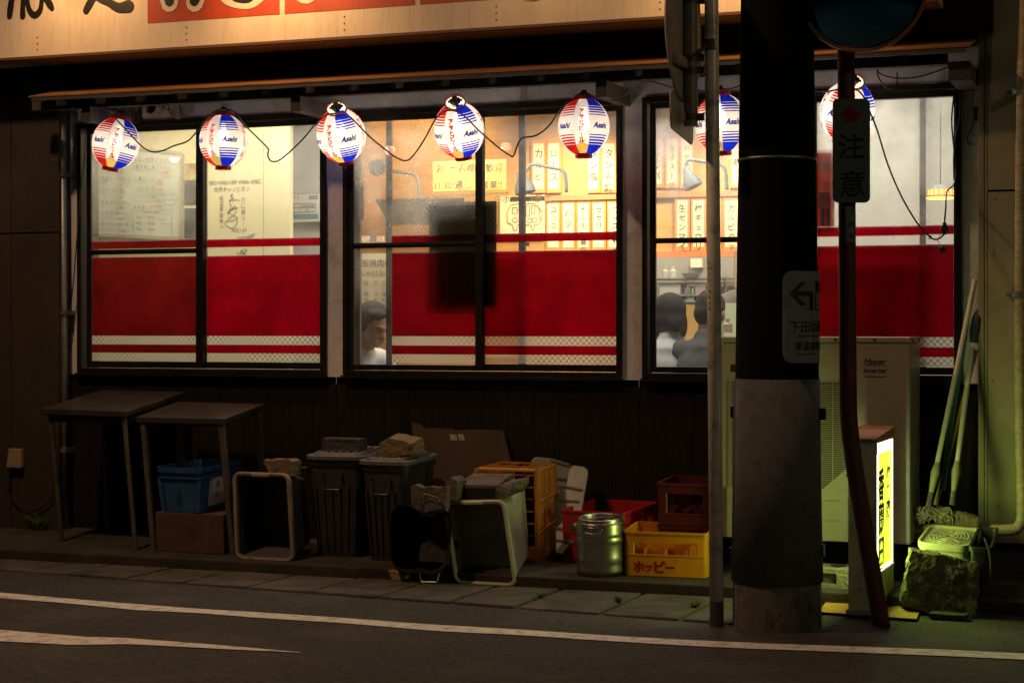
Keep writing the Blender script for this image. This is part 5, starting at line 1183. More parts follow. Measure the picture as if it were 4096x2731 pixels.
def emis(name, col, st):
    mm = bpy.data.materials.new(name); mm.use_nodes = True; n = mm.node_tree.nodes; l = mm.node_tree.links; b = n["Principled BSDF"]
    b.inputs["Base Color"].default_value = (*col, 1); b.inputs["Emission Color"].default_value = (*col, 1); b.inputs["Emission Strength"].default_value = st; b.inputs["Roughness"].default_value = .3
    return mm, n, l, b
M_lbw, *_ = emis("panel_white_lit", (.80, .92, .70), 1.6)
M_lby, n, l, b = emis("panel_yellow_lit", (.80, .86, .02), 1.0)
tpn = n.new("ShaderNodeBsdfTransparent"); tpn.inputs[0].default_value = (.80, 1.0, .30, 1); emn = n.new("ShaderNodeEmission"); emn.inputs[0].default_value = (.80, .86, .015, 1); emn.inputs[1].default_value = 1.15
mxs = n.new("ShaderNodeMixShader"); mxs.inputs[0].default_value = .15; l.new(emn.outputs[0], mxs.inputs[1]); l.new(tpn.outputs[0], mxs.inputs[2]); l.new(mxs.outputs[0], n["Material Output"].inputs[0])
for sg_ in (1, -1):
    lo = Vector((lw_ / 2 + sg_ * .03, .27, (hz_ + H_) / 2)); ao = MW[lb_.name] @ lo
    lamp("light_box_tube", 'AREA', ao, 40, (.90, 1, .66), .13, aim=MW[lb_.name] @ (lo + Vector((sg_, 0, 0))), sy=H_ - hz_ - .12)
m = MB(); m.tube([(lw_ / 2, .315, hz_ + .03), (lw_ / 2, .315, H_ - .04)], .020, 12); m.build("fluorescent_tube", mat("tube_lit", (1, 1, 1), emit=(.95, 1, .85), es=22), lb_)
for side_, xx in ((1, lw_ + .0005), (-1, -.0005)):
    xa_, xb_ = min(xx, xx - side_ * .004), max(xx, xx - side_ * .004); m = MB(); m.box(xa_, xb_, .012, .045, hz_ + .003, H_ - .014); m.box(xa_, xb_, ldep - .05, ldep - .012, hz_ + .003, H_ - .014); m.box(xa_, xb_, .0455, ldep - .0505, hz_ + .003, hz_ + .02); m.box(xa_, xb_, .0455, ldep - .0505, H_ - .06, H_ - .014); m.build("lit_frame", M_lbw, lb_)
    m = MB(); x2 = xx + side_ * .0012; m.poly([(x2, .045, hz_ + .02), (x2, ldep - .05, hz_ + .02), (x2, ldep - .05, H_ - .06), (x2, .045, H_ - .06)]); m.build("lit_panel", M_lby, lb_)
    m = MB(); x3 = xx + side_ * .0024; Mt = RZ(R(90 * side_)) @ FACE
    hzr = H_ - .06 - (hz_ + .02)
    for i, ch in enumerate("香蘭園"): m.text(ch, .150, T(x3, .13 if side_ > 0 else .34, H_ - .20 - i * hzr * .30) @ Mt, off=.035)
    for i, ch in enumerate("焼肉"): m.text(ch, .105, T(x3, .315 if side_ > 0 else .15, H_ - .175 - i * .15) @ Mt, off=.03)
    m.build("lettering", M_ink, lb_)
m = MB(); m.box(lw_ - .001, lw_ + .006, 0.0, .012, hz_, H_); m.box(lw_ - .001, lw_ + .006, .0125, ldep, hz_ - .006, hz_ + .002); m.build("trim", M_lbm, lb_)
bp = thing("base_plate", "yellow steel plate lying under the light box", "plate", G(3460, 2430, -.05))
m = MB(); m.hexa([G(3276, 2447, -.056), G(3667, 2476, -.056), G(3715, 2352, -.056), G(3325, 2374, -.056)] + [G(3276, 2445, -.048), G(3667, 2474, -.048), G(3715, 2350, -.048), G(3325, 2372, -.048)]); m.build("plate", mat("yellow_plate", (.42, .25, .03), .6, var=.35, vs=7, dirt=(.20, .07, .04), ds=4, da=.7), bp, world=True, bevel=.002)
m = MB(); m.box(*[f for f in (X(3390, LB.y) , X(3520, LB.y), LB.y - .03, LB.y + .1, -.0445, -.025)]); tag(m.build("spacer_block", M_pb, rough=(.003, 2, 5)), "thin broken stone packed under the front of the light box", "stone")

# ================================================================ right-hand clutter
# moss covered block
M_moss = mat("mossy_block", (.085, .085, .04), .98, var=.5, vs=20, bump=1, bs=90, dirt=(.20, .19, .11), ds=14, da=.75)
ym = G(3760, 2462, -.06).y
mb_ = thing("mossy_block", "big rough mossy concrete block standing on edge at the right", "block", P(3760, 2440, ym))
q = [P(3609, 2415, ym), P(3700, 2450, ym), P(3908, 2466, ym - .01), P(3918, 2262, ym + .03), P(3770, 2225, ym + .04), P(3646, 2202, ym + .04)]
m = MB(); n_ = len(q); bk = [v + Vector((-.03, .13, .0)) for v in q]; m.add(q + bk, [list(range(n_))[::-1], [n_ + i for i in range(n_)]] + [[i, (i + 1) % n_, n_ + (i + 1) % n_, n_ + i] for i in range(n_)]); m.build("block", M_moss, mb_, world=True, rough=(.013, 14, 41))
# upturned bucket
yb0 = -.66
bcT = [P(3668, 2165, yb0 - .03), P(3872, 2184, yb0 - .03), P(3930, 2112, yb0 + .24), P(3722, 2096, yb0 + .24)]
ub = thing("upturned_bucket", "square pale bucket turned upside down, ringed base up, behind the mossy block", "bucket", Vector(((bcT[0].x + bcT[1].x) / 2, yb0, gz(yb0))))
M_buk = mat("bucket_cream", (.46, .45, .30), .5, var=.15, vs=6, dirt=(.16, .13, .08), ds=6, da=.55)
zu = [v.z for v in bcT]; bot4 = [Vector((v.x + (-.012 if i in (0, 3) else .012), v.y, -.02)) for i, v in enumerate(bcT)]
m = MB(); skin_loops(m, [loop4(bot4, .04), loop4([v + Vector((0, 0, -.03)) for v in bcT], .04, .004), loop4([v + Vector((0, 0, -.03)) for v in bcT], .04, -.004), loop4(bcT, .04, -.004), loop4(bcT, .04, .006), loop4([v + Vector((0, 0, -.014)) for v in bcT], .04, .008)], False, True); m.build("bucket_body", M_buk, ub, world=True, smooth=True)
ctr = sum(bcT, Vector()) / 4 + Vector((0, 0, -.008)); ex = (bcT[1] - bcT[0]) / 2; ey = (bcT[3] - bcT[0]) / 2
m = MB()
for rr3 in (.2, .36, .52, .68, .84): m.tube([ctr + ex * rr3 * cos(t) * .92 + ey * rr3 * sin(t) * .92 for t in [2 * pi * i / 30 for i in range(30)]], .0028, 5, closed=True)
for a in range(0, 360, 45): m.bar(ctr + ex * .18 * cos(R(a)) + ey * .18 * sin(R(a)), ctr + ex * .8 * cos(R(a)) + ey * .8 * sin(R(a)), .004)
m.build("ring_ribs", M_buk, ub, world=True)
ub2 = thing("black_tub", "black plastic tub squeezed between the pale bucket and the right wall", "tub", P(3950, 2350, -.62))
m = MB(); container(m, [P(3885, 2400, -.80), P(3935, 2395, -.80), P(3960, 2320, -.45), P(3905, 2325, -.45)], [P(3880, 2185, -.80), P(3960, 2190, -.80), P(3990, 2110, -.45), P(3915, 2112, -.45)], .02, .004, .008, .02); m.build("tub_body", M_rub, ub2, world=True, smooth=True)
m = MB(); m.tube(smoothpts([P(3938, 2150, -.84), P(3960, 2220, -.86), P(3962, 2310, -.88), P(3945, 2350, -.9), P(3925, 2385, -.92), P(3912, 2400, -.93)]), .006, 7); m.build("strap", M_black, ub2, world=True)
# wrapped duct pipe
M_duct = mat("wrap_tape", (.40, .34, .20), .55, var=.2, vs=8, bump=.9, bs=22, stretch=(1, 1, 3), dirt=(.20, .15, .07), ds=7, da=.5)
yd = -.30
dpth = [P(3630, 2112, yd), P(3800, 2115, yd), P(3950, 2118, yd), P(4040, 2118, yd), P(4072, 2108, yd), P(4088, 2075, yd), P(4090, 2000, yd), P(4083, 1700, yd), P(4082, 1313, yd), P(4085, 600, yd), P(4100, 60, yd), P(4110, -200, yd)]
dk = thing("wrapped_duct", "tape wrapped refrigerant duct running along the ground and up the right edge", "pipe", dpth[2])
q = smoothpts(dpth, 10); rnd = random.Random(3)
m = MB(); m.tube(q, [.027 + rnd.uniform(-.0015, .0015) for _ in q], 14); m.build("duct", M_duct, dk, world=True, smooth='all')
for py in (368, 1178): 
    m = MB(); p = P(4075, py, yd); m.tube([p - UP * .012, p + UP * .012], .031, 14); m.box(p.x - .06, p.x, p.y + .01, -.141, p.z - .008, p.z + .008); m.build("duct_clip", M_steel, dk, world=True)
# mops and brooms
def mop(name, label, a, b, r, mt, clamp=None, clampm=None, stripes=False):
    rr4 = thing(name, label, "mop" if "mop" in name else "broom", a, None)
    m = MB(); m.tube([a, b], r, 12); m.build("handle", mt, rr4, world=True, smooth=True)
    if clamp is not None:
        d = (b - a).normalized(); m = MB(); m.tube([a - d * .05, a + d * .01, a + d * .05, a + d * .10], [.012, .018, .022, .013], 10); m.build("clamp", clampm, rr4, world=True, smooth=True)
        for i in range(7):
            m = MB(); m.tube([a - d * (.055 + i * .009), a - d * (.060 + i * .009)], .0135, 10); m.build("spring_coil", M_steel, rr4, world=True)
    return rr4
M_hw = mat("handle_white", (.50, .50, .42), .4, var=.12, vs=8); M_hg = mat("handle_green", (.015, .16, .10), .4, var=.2, vs=8); M_wood2 = mat("handle_wood", (.30, .22, .12), .6, var=.25, vs=10)
Mclg = mat("clamp_olive", (.22, .22, .12), .5)
mp1 = mop("floor_mop", "white handled string mop, the left one leaning in the corner", P(3733, 1930, -.42), P(3900, 1120, -.10), .0125, M_hw, True, Mclg)
mp2 = mop("floor_mop", "white handled string mop, the right one leaning in the corner", P(3820, 1925, -.40), P(3888, 1390, -.15), .0125, M_hw, True, Mclg)
br1 = mop("broom", "green handled broom leaning between the mops", P(3770, 1960, -.34), P(3880, 1180, -.09), .014, M_hg)
br2 = mop("broom", "pale thin handled broom crossing behind the right mop", P(3742, 2020, -.36), P(3905, 1400, -.14), .0115, M_wood2)
m = MB(); m.lathe([(.0, -.05), (.02, -.05), (.03, .0), (.028, .07), (.012, .11), (0, .12)], 14, T(P(3902, 1330, -.12)) @ RY(R(8))); tag(m.build("dust_cover", mat("navy_bag", (.03, .04, .08), .6), smooth=True), "dark cloth bundle hanging behind the mop handles in the corner", "cloth")
M_str = mat("mop_string", (.24, .20, .15), .95, var=.35, vs=40)
def mophead(root, c, w_, n, sd, loops=True, mt=None):
    rnd = random.Random(sd); m = MB()
    for i in range(n):
        x0 = rnd.uniform(-w_, w_) * .5
        if loops:
            p = [c + Vector((x0 * .3 + rnd.uniform(-.02, .02), rnd.uniform(-.03, .03), .03)), c + Vector((x0 + rnd.uniform(-.05, .05), -.04 + rnd.uniform(-.02, .03), .02 + rnd.uniform(-.01, .03))), c + Vector((x0 * 1.6 + rnd.uniform(-.03, .03), -.05 + rnd.uniform(-.01, .02), -.01 + rnd.uniform(-.01, .02))), c + Vector((x0 * 1.8, -.03, -.03 + rnd.uniform(-.01, .01)))]
        else:
            x0 = -w_ / 2 + w_ * i / n; b = .022 * math.sin(pi * i / n) + rnd.uniform(-.003, .003)
            p = [c + Vector((x0, .02, .02 + b * .3)), c + Vector((x0 + .002, -.02, .028 + b)), c + Vector((x0 + rnd.uniform(-.003, .003), -.042, .005 + b)), c + Vector((x0, -.038, -.03 + b * .3))]
        m.tube(smoothpts(p, 4), .0026, 5, caps=False)
    m.build("mop_strings", mt or M_str, root, world=True, smooth='all')
mophead(mp1, P(3720, 2062, -.35), .13, 90, 1, True); mophead(mp2, P(3835, 2085, -.34), .19, 62, 2, False, mat("mop_string_brown", (.16, .12, .085), .95, var=.35, vs=40))
cable("ground_cable", "dark cable lying on the ground at the lower right", "cable", [(3880, 2445), (3930, 2443), (3990, 2430), (4096, 2418), (4200, 2410)], G(3990, 2430, -.055).y, .006, s=1)
m = MB(); p = G(3800, 2478, -.058); m.box(p.x - .09, p.x + .07, p.y, p.y + .08, -.057, -.035); tag(m.build("broken_slab", M_blk, rough=(.004, 3, 8)), "flat broken slab under the front of the mossy block", "slab")
small_later = []
# ================================================================ the room behind the windows
XL, XR_ = X(276) - 1.6, X(3913)
M_iw = mat("inner_wall", (.60, .52, .34), .8, var=.06, vs=2, dirt=(.40, .33, .2), ds=1.5, da=.25)
M_iwy = mat("paper_wall", (.66, .60, .36), .8, var=.05, vs=2)
M_iwc = mat("pale_wall", (.60, .60, .54), .8, var=.05, vs=2)
M_back = mat("back_wall_timber", (.50, .27, .085), .6, var=.25, vs=3, stretch=(1, 1, 6))
YB = 3.0
m = MB(); m.box(XL, X(276) - .001, .10, .12, .0, 2.85); tag(m.build("room_front_wall", M_iw), "inner front wall behind the left neighbour's panels", "wall")
m = MB(); m.box(XL, XR_ + .6, .13, YB + .3, -.2, .05); struct(m.build("floor", mat("floor_tiles", (.16, .13, .1), .5, var=.2)))
m = MB(); m.box(XL, XR_ + .6, .121, YB + .3, 2.78, 2.9); struct(m.build("ceiling", mat("ceiling_white", (.55, .52, .45), .8, var=.1, vs=2)))
m = MB(); m.box(XL, XR_ + .6, YB, YB + .1, .05, 2.78); struct(m.build("back_wall", M_back))
m = MB(); m.box(XL - .02, XL, .121, YB, .05, 2.78); struct(m.build("side_wall", M_iw))
m = MB(); m.box(XR_ + .6, XR_ + .62, .121, YB, .05, 2.78); struct(m.build("side_wall", M_iwc))
# light fittings
def ceil(px, Y, pw, col, sx_=.9, label=""):
    x = X(px, Y); r = thing("ceiling_lamp", label, "lamp", Vector((x, Y, 2.74)), "ceiling lamps of the room")
    m = MB(); m.box(-sx_ / 2, sx_ / 2, -.10, .10, .0, .04); m.build("housing", M_iwc, r)
    m = MB(); m.box(-sx_ / 2 + .02, sx_ / 2 - .02, -.08, .08, -.02, -.001); m.build("diffuser", mat("lit_diffuser", (1, .95, .85), emit=(1, .93, .8), es=2.0), r)
    lamp("ceiling_light", 'AREA', (x, Y, 2.70), pw, col, sx_, aim=(x, Y, 0), sy=.18)
ceil(620, .62, 13, (1, .84, .54), label="ceiling lamp over the whiteboard corner")
ceil(1180, .8, 14, (1, .93, .76), label="ceiling lamp over the handwriting wall")
ceil(2000, 1.5, 27, (1, .84, .60), label="ceiling lamp over the room's middle")
ceil(2700, .36, 15, (1, .93, .84), label="unseen ceiling lamp added to brighten the backs of the two diners")  # extra lamp added near the window to light the diners' backs
ceil(2750, 1.7, 16, (1, .92, .80), label="ceiling lamp over the kitchen side")
ceil(1500, .40, 9, (1, .88, .70), .5, label="unseen small ceiling lamp added to brighten the grey haired man")  # added fill lamp, brightens the man at the middle window
ceil(3560, .7, 17, (1, .93, .74), label="ceiling lamp over the pale corner at the right")
# partition with the whiteboard and autographs
pw = thing("partition_wall", "pale yellow inner wall with handwriting on it, seen through the left window", "wall", Vector((X(900, 1.15), 1.15, .05)))
m = MB(); m.box(XL, X(1052, 1.15), 1.15, 1.20, .05, 2.78); m.build("wall_panel", M_iwy, pw, world=True)
m = MB(); m.box(X(1052, 1.15) + .003, X(1158, 1.15), 1.155, 1.20, .05, 2.78); m.build("wall_edge", M_iwy, pw, world=True)
pc2 = thing("partition_wall", "dull grey inner wall strip behind the white notice box", "wall", Vector((X(1220, 1.5), 1.5, .05)))
m = MB(); m.box(X(1120, 1.5), X(1395, 1.5), 1.5, 1.55, .05, 2.78); m.build("wall_panel", mat("pale_grey_wall", (.42, .43, .40), .8), pc2, world=True)
M_mk = mat("marker_dark", (.045, .055, .05), .6); M_mr = mat("marker_red", (.45, .06, .03), .6); M_mb = mat("marker_blue", (.05, .10, .28), .6)
ytx = 1.110
wbd = thing("whiteboard", "whiteboard menu with handwritten prices, hanging aslant behind the left window", "whiteboard", P(558, 770, 1.12))
m = MB(); q = [P(388, 938, 1.13), P(722, 955, 1.13), P(727, 613, 1.13), P(388, 585, 1.13)]; m.prism([v for v in q], (0, .015, 0)); m.build("board", mat("board_white", (.62, .66, .56), .35), wbd, world=True)
m = MB(); 
for a, b in zip(q, q[1:] + q[:1]): m.bar(a, b, .012, .022)
m.build("board_frame", mat("board_rim", (.45, .38, .24), .5), wbd, world=True)
kb = pxm(560, ytx)
def wr(m, s, zx, zy, h, ox=0, oy=600, rot=-3.0, off=-.004, sc_=2.138, Y=None, Zs=1.0, al='c'):
    Y = Y or ytx; px, py = ox + zx / sc_, oy + zy / sc_
    m.text(s, h / sc_ / pxm(px, Y) * 1.1, T(P(px, py, Y)) @ FACE @ RZ(R(rot)), off=off, sx=.92 * Zs, align=al)
m = MB(); mr_ = MB(); mb2 = MB()
for s, x, y, h in (("①上ロース(塩)", 965, 152, 30), ("②赤身ロース(タレ)", 970, 243, 31), ("③上ハラミ(塩)", 952, 350, 34), ("④赤身カルビ(タレ)", 972, 452, 33), ("⑤上赤身(塩orタレ)", 978, 540, 32), ("⑥特上赤身(塩orタレ)", 986, 636, 32),
                   ("・和牛特上炙りレバー", 1300, 145, 34), ("・炙りハツ", 1240, 245, 36), ("・せんまい刺し", 1258, 328, 31), ("・とろとろ豚足", 1255, 398, 33), ("☆赤身ヒレ", 1218, 488, 32), ("Tender Loin", 1283, 526, 30), ("100g", 1188, 578, 26), ("150g", 1188, 626, 26), ("200g", 1188, 674, 26)): wr(m, s, x, y, h)
for s, x, y, h in (("くない牝牛がメインです。", 1350, 86, 36), ("1,380", 1412, 192, 34), ("1,280", 1355, 266, 34), ("880", 1376, 342, 34), ("680", 1366, 432, 30), ("2,380", 1020, 190, 30), ("2,580", 1017, 295, 34), ("2,380", 1016, 402, 32), ("2,580", 1022, 493, 32), ("1,880", 1028, 587, 32), ("2,980", 1042, 695, 34), ("大特価!!", 1342, 487, 32), ("2500", 1290, 580, 30), ("4000", 1293, 628, 32), ("4500", 1293, 680, 32)): wr(mr_, s, x, y, h)
for s, x, y, h in (("コラーゲン", 1440, 388, 24), ("たっぷり♡", 1456, 432, 22), ("やわら", 1382, 597, 26), ("か〜い!!", 1420, 634, 24)): wr(mb2, s, x, y, h)
cc = P(1457 / 2.138, 600 + 407 / 2.138, ytx); rx = 62 / 2.138 / kb
mb2.tube([cc + Vector((rx * cos(t), 0, rx * .95 * sin(t))) for t in [2 * pi * i / 30 for i in range(30)]], .0012, 5, closed=True)
bxp = [P(x / 2.138, 600 + y / 2.138, ytx) for x, y in ((1150, 500), (1130, 500), (1143, 716))]; mb2.tube(bxp, .0012, 5)
mb2.tube([P(x / 2.138, 600 + y / 2.138, ytx) for x, y in ((1360, 508), (1470, 512), (1470, 650), (1466, 728))], .0012, 5)
m.build("dark_writing", M_mk, wbd, world=True); mr_.build("red_writing", M_mr, wbd, world=True); mb2.build("blue_writing", M_mb, wbd, world=True)
# handwriting on the wall
m = MB(); yw = 1.146
def ww_(s, x, y, h, v=False, off=.0): 
    px, py = x / 2.138, 600 + y / 2.138; sz = h / 2.138 / pxm(px, yw) * 1.08
    m.text(s, sz, T(P(px, py, yw)) @ FACE, off=off, vertical=v, jit=.5, sx=.9)
ww_("IBO·WBO·IBF·WBA·WBC", 2012, 275, 42, off=.004); ww_("世界チャンピオン", 1982, 336, 40); ww_("成沼亭園様へ", 1893, 412, 38, True); ww_("己に勝つ!!", 2080, 425, 42, True); ww_("2025.1.19", 2043, 682, 34)
for st in ([(1975, 385), (1990, 380), (1970, 400), (1995, 410), (1955, 435), (2000, 425), (2050, 430)], [(1965, 450), (1975, 490), (1945, 545), (1985, 500), (2010, 480), (2020, 520), (1990, 555), (1960, 520), (2040, 490)], [(1945, 590), (2000, 560), (2030, 590), (2020, 640), (1980, 665), (1930, 640), (1940, 605), (2000, 600), (2035, 570)], [(2110, 745), (2140, 730), (2170, 718), (2150, 745), (2080, 742), (2030, 755)], [(2030, 860), (2040, 890), (2080, 850), (2110, 850), (2080, 885), (2060, 860), (2100, 890)]):
    m.tube(smoothpts([P(x / 2.138, 600 + y / 2.138, yw) for x, y in st], 5), .0016, 5)
m.build("handwriting", mat("wall_ink", (.05, .055, .045), .7), pw, world=True)
for i, (y0, y1, c_, lb3) in enumerate(((652, 722, (.40, .30, .10), "yellowish small poster beside the whiteboard"), (726, 815, (.06, .055, .05), "dark photo poster beside the whiteboard"), (832, 952, (.05, .06, .06), "dark figure poster low beside the whiteboard"))):
    m = MB(); a = P(736, y1, 1.135); b = P(795, y0, 1.135); m.box(a.x, b.x, 1.14, 1.145, a.z, b.z)
    tag(m.build("poster", mat("poster_%d" % i, c_, .5, var=.8, vs=9)), lb3, "poster")
nb = thing("notice_box", "pale notice calendar with a blue band behind the first window's right pane", "notice", P(1219, 795, 1.45))
m = MB(); a = P(1157, 889, 1.45); b = P(1282, 697, 1.45); m.box(a.x, b.x, 1.45, 1.47, a.z, b.z); m.build("sheet", mat("notice_pale", (.60, .60, .50), .6), nb, world=True)
m = MB(); a = P(1157, 776, 1.449); b = P(1282, 697, 1.449); m.box(a.x, b.x, 1.445, 1.449, a.z, b.z); m.build("grey_half", mat("notice_grey", (.36, .38, .36), .6), nb, world=True)
m = MB(); a = P(1165, 875, 1.448); b = P(1273, 855, 1.448); m.box(a.x, b.x, 1.446, 1.449, a.z, b.z); a = P(1236, 797, 1.448); b = P(1272, 781, 1.448); m.box(a.x, b.x, 1.446, 1.449, a.z, b.z); m.build("blue_band", mat("notice_blue", (.12, .24, .34), .6), nb, world=True)
m = MB()
for y in (814, 831, 848): m.box(X(1175, 1.448), X(1262, 1.448), 1.447, 1.449, Zf(1219, y, 1.448) - .001, Zf(1219, y, 1.448) + .001)
for x in (1175, 1200, 1262): m.box(X(x, 1.448) - .001, X(x, 1.448) + .001, 1.447, 1.449, Zf(1219, 848, 1.448), Zf(1219, 814, 1.448))
m.text("料 金", .02, T(P(1186, 790, 1.444)) @ FACE); m.text("焼肉食放題", .018, T(P(1232, 823, 1.444)) @ FACE); m.text("6名", .018, T(P(1228, 840, 1.444)) @ FACE)
m.build("printing", M_mk, nb, world=True)
# hanging lamps with necks
M_lampg = mat("lamp_grey", (.16, .18, .19), .5)
def goose(label, hood, hr_, neck, Y, down):
    r = thing("arm_lamp", label, "lamp", P(*hood, Y), "swan necked lamps over the tables")
    m = MB(); c = P(*hood, Y); k = pxm(hood[0], Y); rr = hr_ / k
    m.lathe([(.0, rr * 1.3), (rr * .35, rr * 1.25), (rr * .5, rr * .7), (rr * .95, -.2 * rr), (rr, -rr * .8), (rr * .9, -rr * .75), (rr * .4, .4 * rr)], 24, T(c) @ down); m.build("lamp_shade", M_lampg, r, world=True, smooth=True)
    m = MB(); m.tube(smoothpts([P(x, y, Y) for x, y in neck], 4), .012, 8); m.build("neck", M_lampg, r, world=True, smooth='all'); return r
goose("swan necked lamp silhouette in the middle window's left sash", (1516, 665), 30, [(1500, 680), (1560, 684), (1640, 694), (1664, 706), (1676, 740), (1678, 800)], 1.9, RZ(R(60)) @ RX(R(70)))
goose("swan necked lamp behind the middle window's right pane, shade turned down", (2095, 740), 40, [(2100, 690), (2130, 657), (2200, 670), (2245, 680), (2262, 705), (2266, 770)], 1.9, RY(R(-15)))
goose("swan necked lamp silhouette in the right window, shade tilted down", (2762, 720), 38, [(2745, 660), (2758, 640), (2830, 650), (2885, 660), (2903, 690), (2908, 760)], 1.9, RY(R(-25)))
# hood vent and yellow notice
hv2 = thing("smoke_hood", "grey metal smoke hood over the table behind the middle window", "hood", P(1650, 860, 2.3))
m = MB(); m.hexa([P(1560, 900, 2.1), P(1800, 900, 2.1), P(1800, 890, 2.6), P(1580, 890, 2.6), P(1500, 800, 2.0), P(1860, 796, 2.0), P(1860, 790, 2.6), P(1510, 795, 2.6)]); m.build("hood", mat("hood_grey", (.22, .20, .15), .45, metal=.3, var=.2), hv2, world=True)
yn = 1.65
yn_ = thing("yellow_notice", "bright yellow opening hours notice lit behind the middle window", "notice", P(1870, 700, yn))
m = MB(); a = P(1732, 766, yn); b = P(2024, 637, yn); m.box(a.x, b.x, yn, yn + .004, a.z, b.z); m.build("sheet", mat("notice_yellow_glow", (.85, .64, .14), .6, emit=(1, .62, .05), es=.05), yn_, world=True)  # sheet also given a faint glow, standing in for lamplight through it
m = MB(); a = P(1732, 784, yn); b = P(2030, 768, yn); m.box(a.x, b.x, yn - .01, yn + .02, a.z, b.z); m.build("rail", mat("rail_wood", (.30, .18, .07), .6), yn_, world=True)
m = MB()
def wn(s, px, py, h, off=.008, Y=None): Y = Y or yn - .004; m.text(s, h / pxm(px, Y), T(P(px, py, Y)) @ FACE, off=off)
wn("お", 1762, 673, 40); wn("一人様", 1848, 670, 36); wn("、", 1925, 675, 30); wn("歓迎", 1977, 670, 36); wn("11:30〜", 1790, 740, 34); wn("通し", 1852, 738, 36); wn("営業!!", 1966, 738, 34); m.build("lettering", M_mk, yn_, world=True)
cd_ = thing("cow_chart", "hand drawn cow chart of meat cuts on pale paper", "poster", P(2095, 850, 2.9))
m = MB(); a = P(2000, 935, 2.93); b = P(2180, 780, 2.93); m.box(a.x, b.x, 2.93, 2.935, a.z, b.z); m.build("sheet", mat("chart_paper", (.66, .60, .42), .7), cd_, world=True)
m = MB(); yk2 = 2.925
for st in ([(2030, 890), (2028, 850), (2045, 820), (2090, 812), (2140, 815), (2158, 840), (2162, 880), (2150, 900), (2138, 898), (2136, 920), (2128, 920), (2126, 900), (2070, 900), (2066, 922), (2056, 922), (2050, 900), (2030, 890)], [(2150, 818), (2168, 850), (2168, 880), (2164, 885)], [(2050, 830), (2070, 830), (2070, 855), (2050, 855), (2050, 830)], [(2080, 830), (2100, 830), (2100, 860), (2080, 860), (2080, 830)], [(2105, 822), (2118, 822), (2118, 865), (2105, 865), (2105, 822)], [(2126, 822), (2140, 822), (2140, 855), (2126, 855), (2126, 822)]):
    m.tube([P(x, y, yk2) for x, y in st], .0025, 5)
for x, y in ((2060, 880), (2118, 882), (2138, 880)): m.tube([P(x + 11 * cos(t), y + 9 * sin(t), yk2) for t in [2 * pi * i / 14 for i in range(14)]], .002, 5, closed=True)
m.text("牛ホルモン部位", .062, T(P(2090, 795, yk2)) @ FACE); m.text("ハツ", .03, T(P(2060, 842, yk2)) @ FACE); m.text("ミノ", .03, T(P(2090, 845, yk2)) @ FACE); m.build("drawing", mat("chart_ink", (.16, .13, .08), .7), cd_, world=True)
# menu strips on the back wall
M_strip = mat("strip_paper", (.80, .72, .52), .7); M_edge = mat("strip_orange", (.75, .26, .04), .6); M_si = mat("strip_ink", (.06, .045, .035), .7)
st0 = None; YS2 = 2.955
def strip(px0, px1, py0, py1, words, label, tsz=30):
    a = P(px0, py1, YS2); b = P(px1, py0, YS2); r = thing("menu_strip", label, "menu", Vector(((a.x + b.x) / 2, YS2, a.z)), "hanging paper menu strips on the back wall")
    m = MB(); m.box(a.x, b.x, YS2, YS2 + .006, a.z, b.z); m.build("backing", M_edge, r, world=True)
    e = .015; m = MB(); m.box(a.x + e, b.x - e, YS2 - .003, YS2 - .0005, a.z + e * 1.6, b.z - e * 1.6); m.build("paper", M_strip, r, world=True)
    if words: m = MB(); sz = tsz / pxm(px0, YS2); m.text(words, sz, T(P((px0 + px1) / 2, py0 + tsz * 1.5, YS2 - .006)) @ FACE, vertical=True, pitch=1.22, off=.016, jit=.5); m.build("lettering", M_si, r, world=True)
for a, b, wd in ((2184, 2242, "コリコリ"), (2245, 2302, "ハツ"), (2305, 2362, "ホルモン盛り"), (2366, 2424, "セセリ"), (2428, 2490, "ニンニクホイル焼")): strip(a, b, 800, 1004, wd, "lit paper menu strip reading " + wd + ", behind the middle window", 34 if wd == "ハツ" else 25)
for a, b, wd in ((2126, 2182, "カルビ"), (2186, 2244, "ロース"), (2345, 2402, "タン塩"), (2404, 2466, "タン先端")): strip(a, b, 560, 772, wd, "upper paper menu strip reading " + wd + ", behind the middle window", 36)
for a, b, wd in ((2700, 2758, "生センマイ刺"), (2764, 2824, "梅キュウリ"), (2828, 2888, "キムチ"), (2892, 2960, "カルビクッパ")): strip(a, b, 788, 1003, wd, "lit paper menu strip reading " + wd + ", behind the right window", 30)
for a, b, wd in ((2598, 2656, "ビビンバ"), (2660, 2716, "玉子スープ"), (2720, 2776, "わかめ"), (2920, 2985, "冷麺")): strip(a, b, 545, 752, wd, "upper paper menu strip reading " + wd + ", behind the right window", 40 if wd == "冷麺" else 30)
m = MB(); m.box(X(2040, 2.93), X(3060, 2.93), 2.93, 2.96, Zf(2400, 798, 2.93), Zf(2400, 778, 2.93)); tag(m.build("wall_rail", mat("rail_wood", (.3, .18, .07))), "dark wooden rail between the two rows of menu strips", "rail")
m = MB(); m.box(X(2560, 2.9), X(3060, 2.9), 2.90, 2.99, Zf(2800, 1028, 2.9), Zf(2800, 1004, 2.9)); tag(m.build("wall_rail", mat("rail_orange", (.50, .17, .04), .6)), "orange brown board under the lower menu strips, over the kitchen", "rail")
lamp("menu_light", 'SPOT', P(2262, 560, 2.35), 115, (1, .68, .34), .08, aim=P(2290, 880, 2.95), spot=R(110), blend=.8)
lamp("menu_light", 'SPOT', P(2900, 560, 2.35), 85, (1, .66, .32), .08, aim=P(2880, 900, 2.95), spot=R(110), blend=.8)
lamp("notice_light", 'SPOT', P(1720, 420, .95), 60, (1, .72, .30), .08, aim=P(1800, 640, 1.66), spot=R(80), blend=.9)
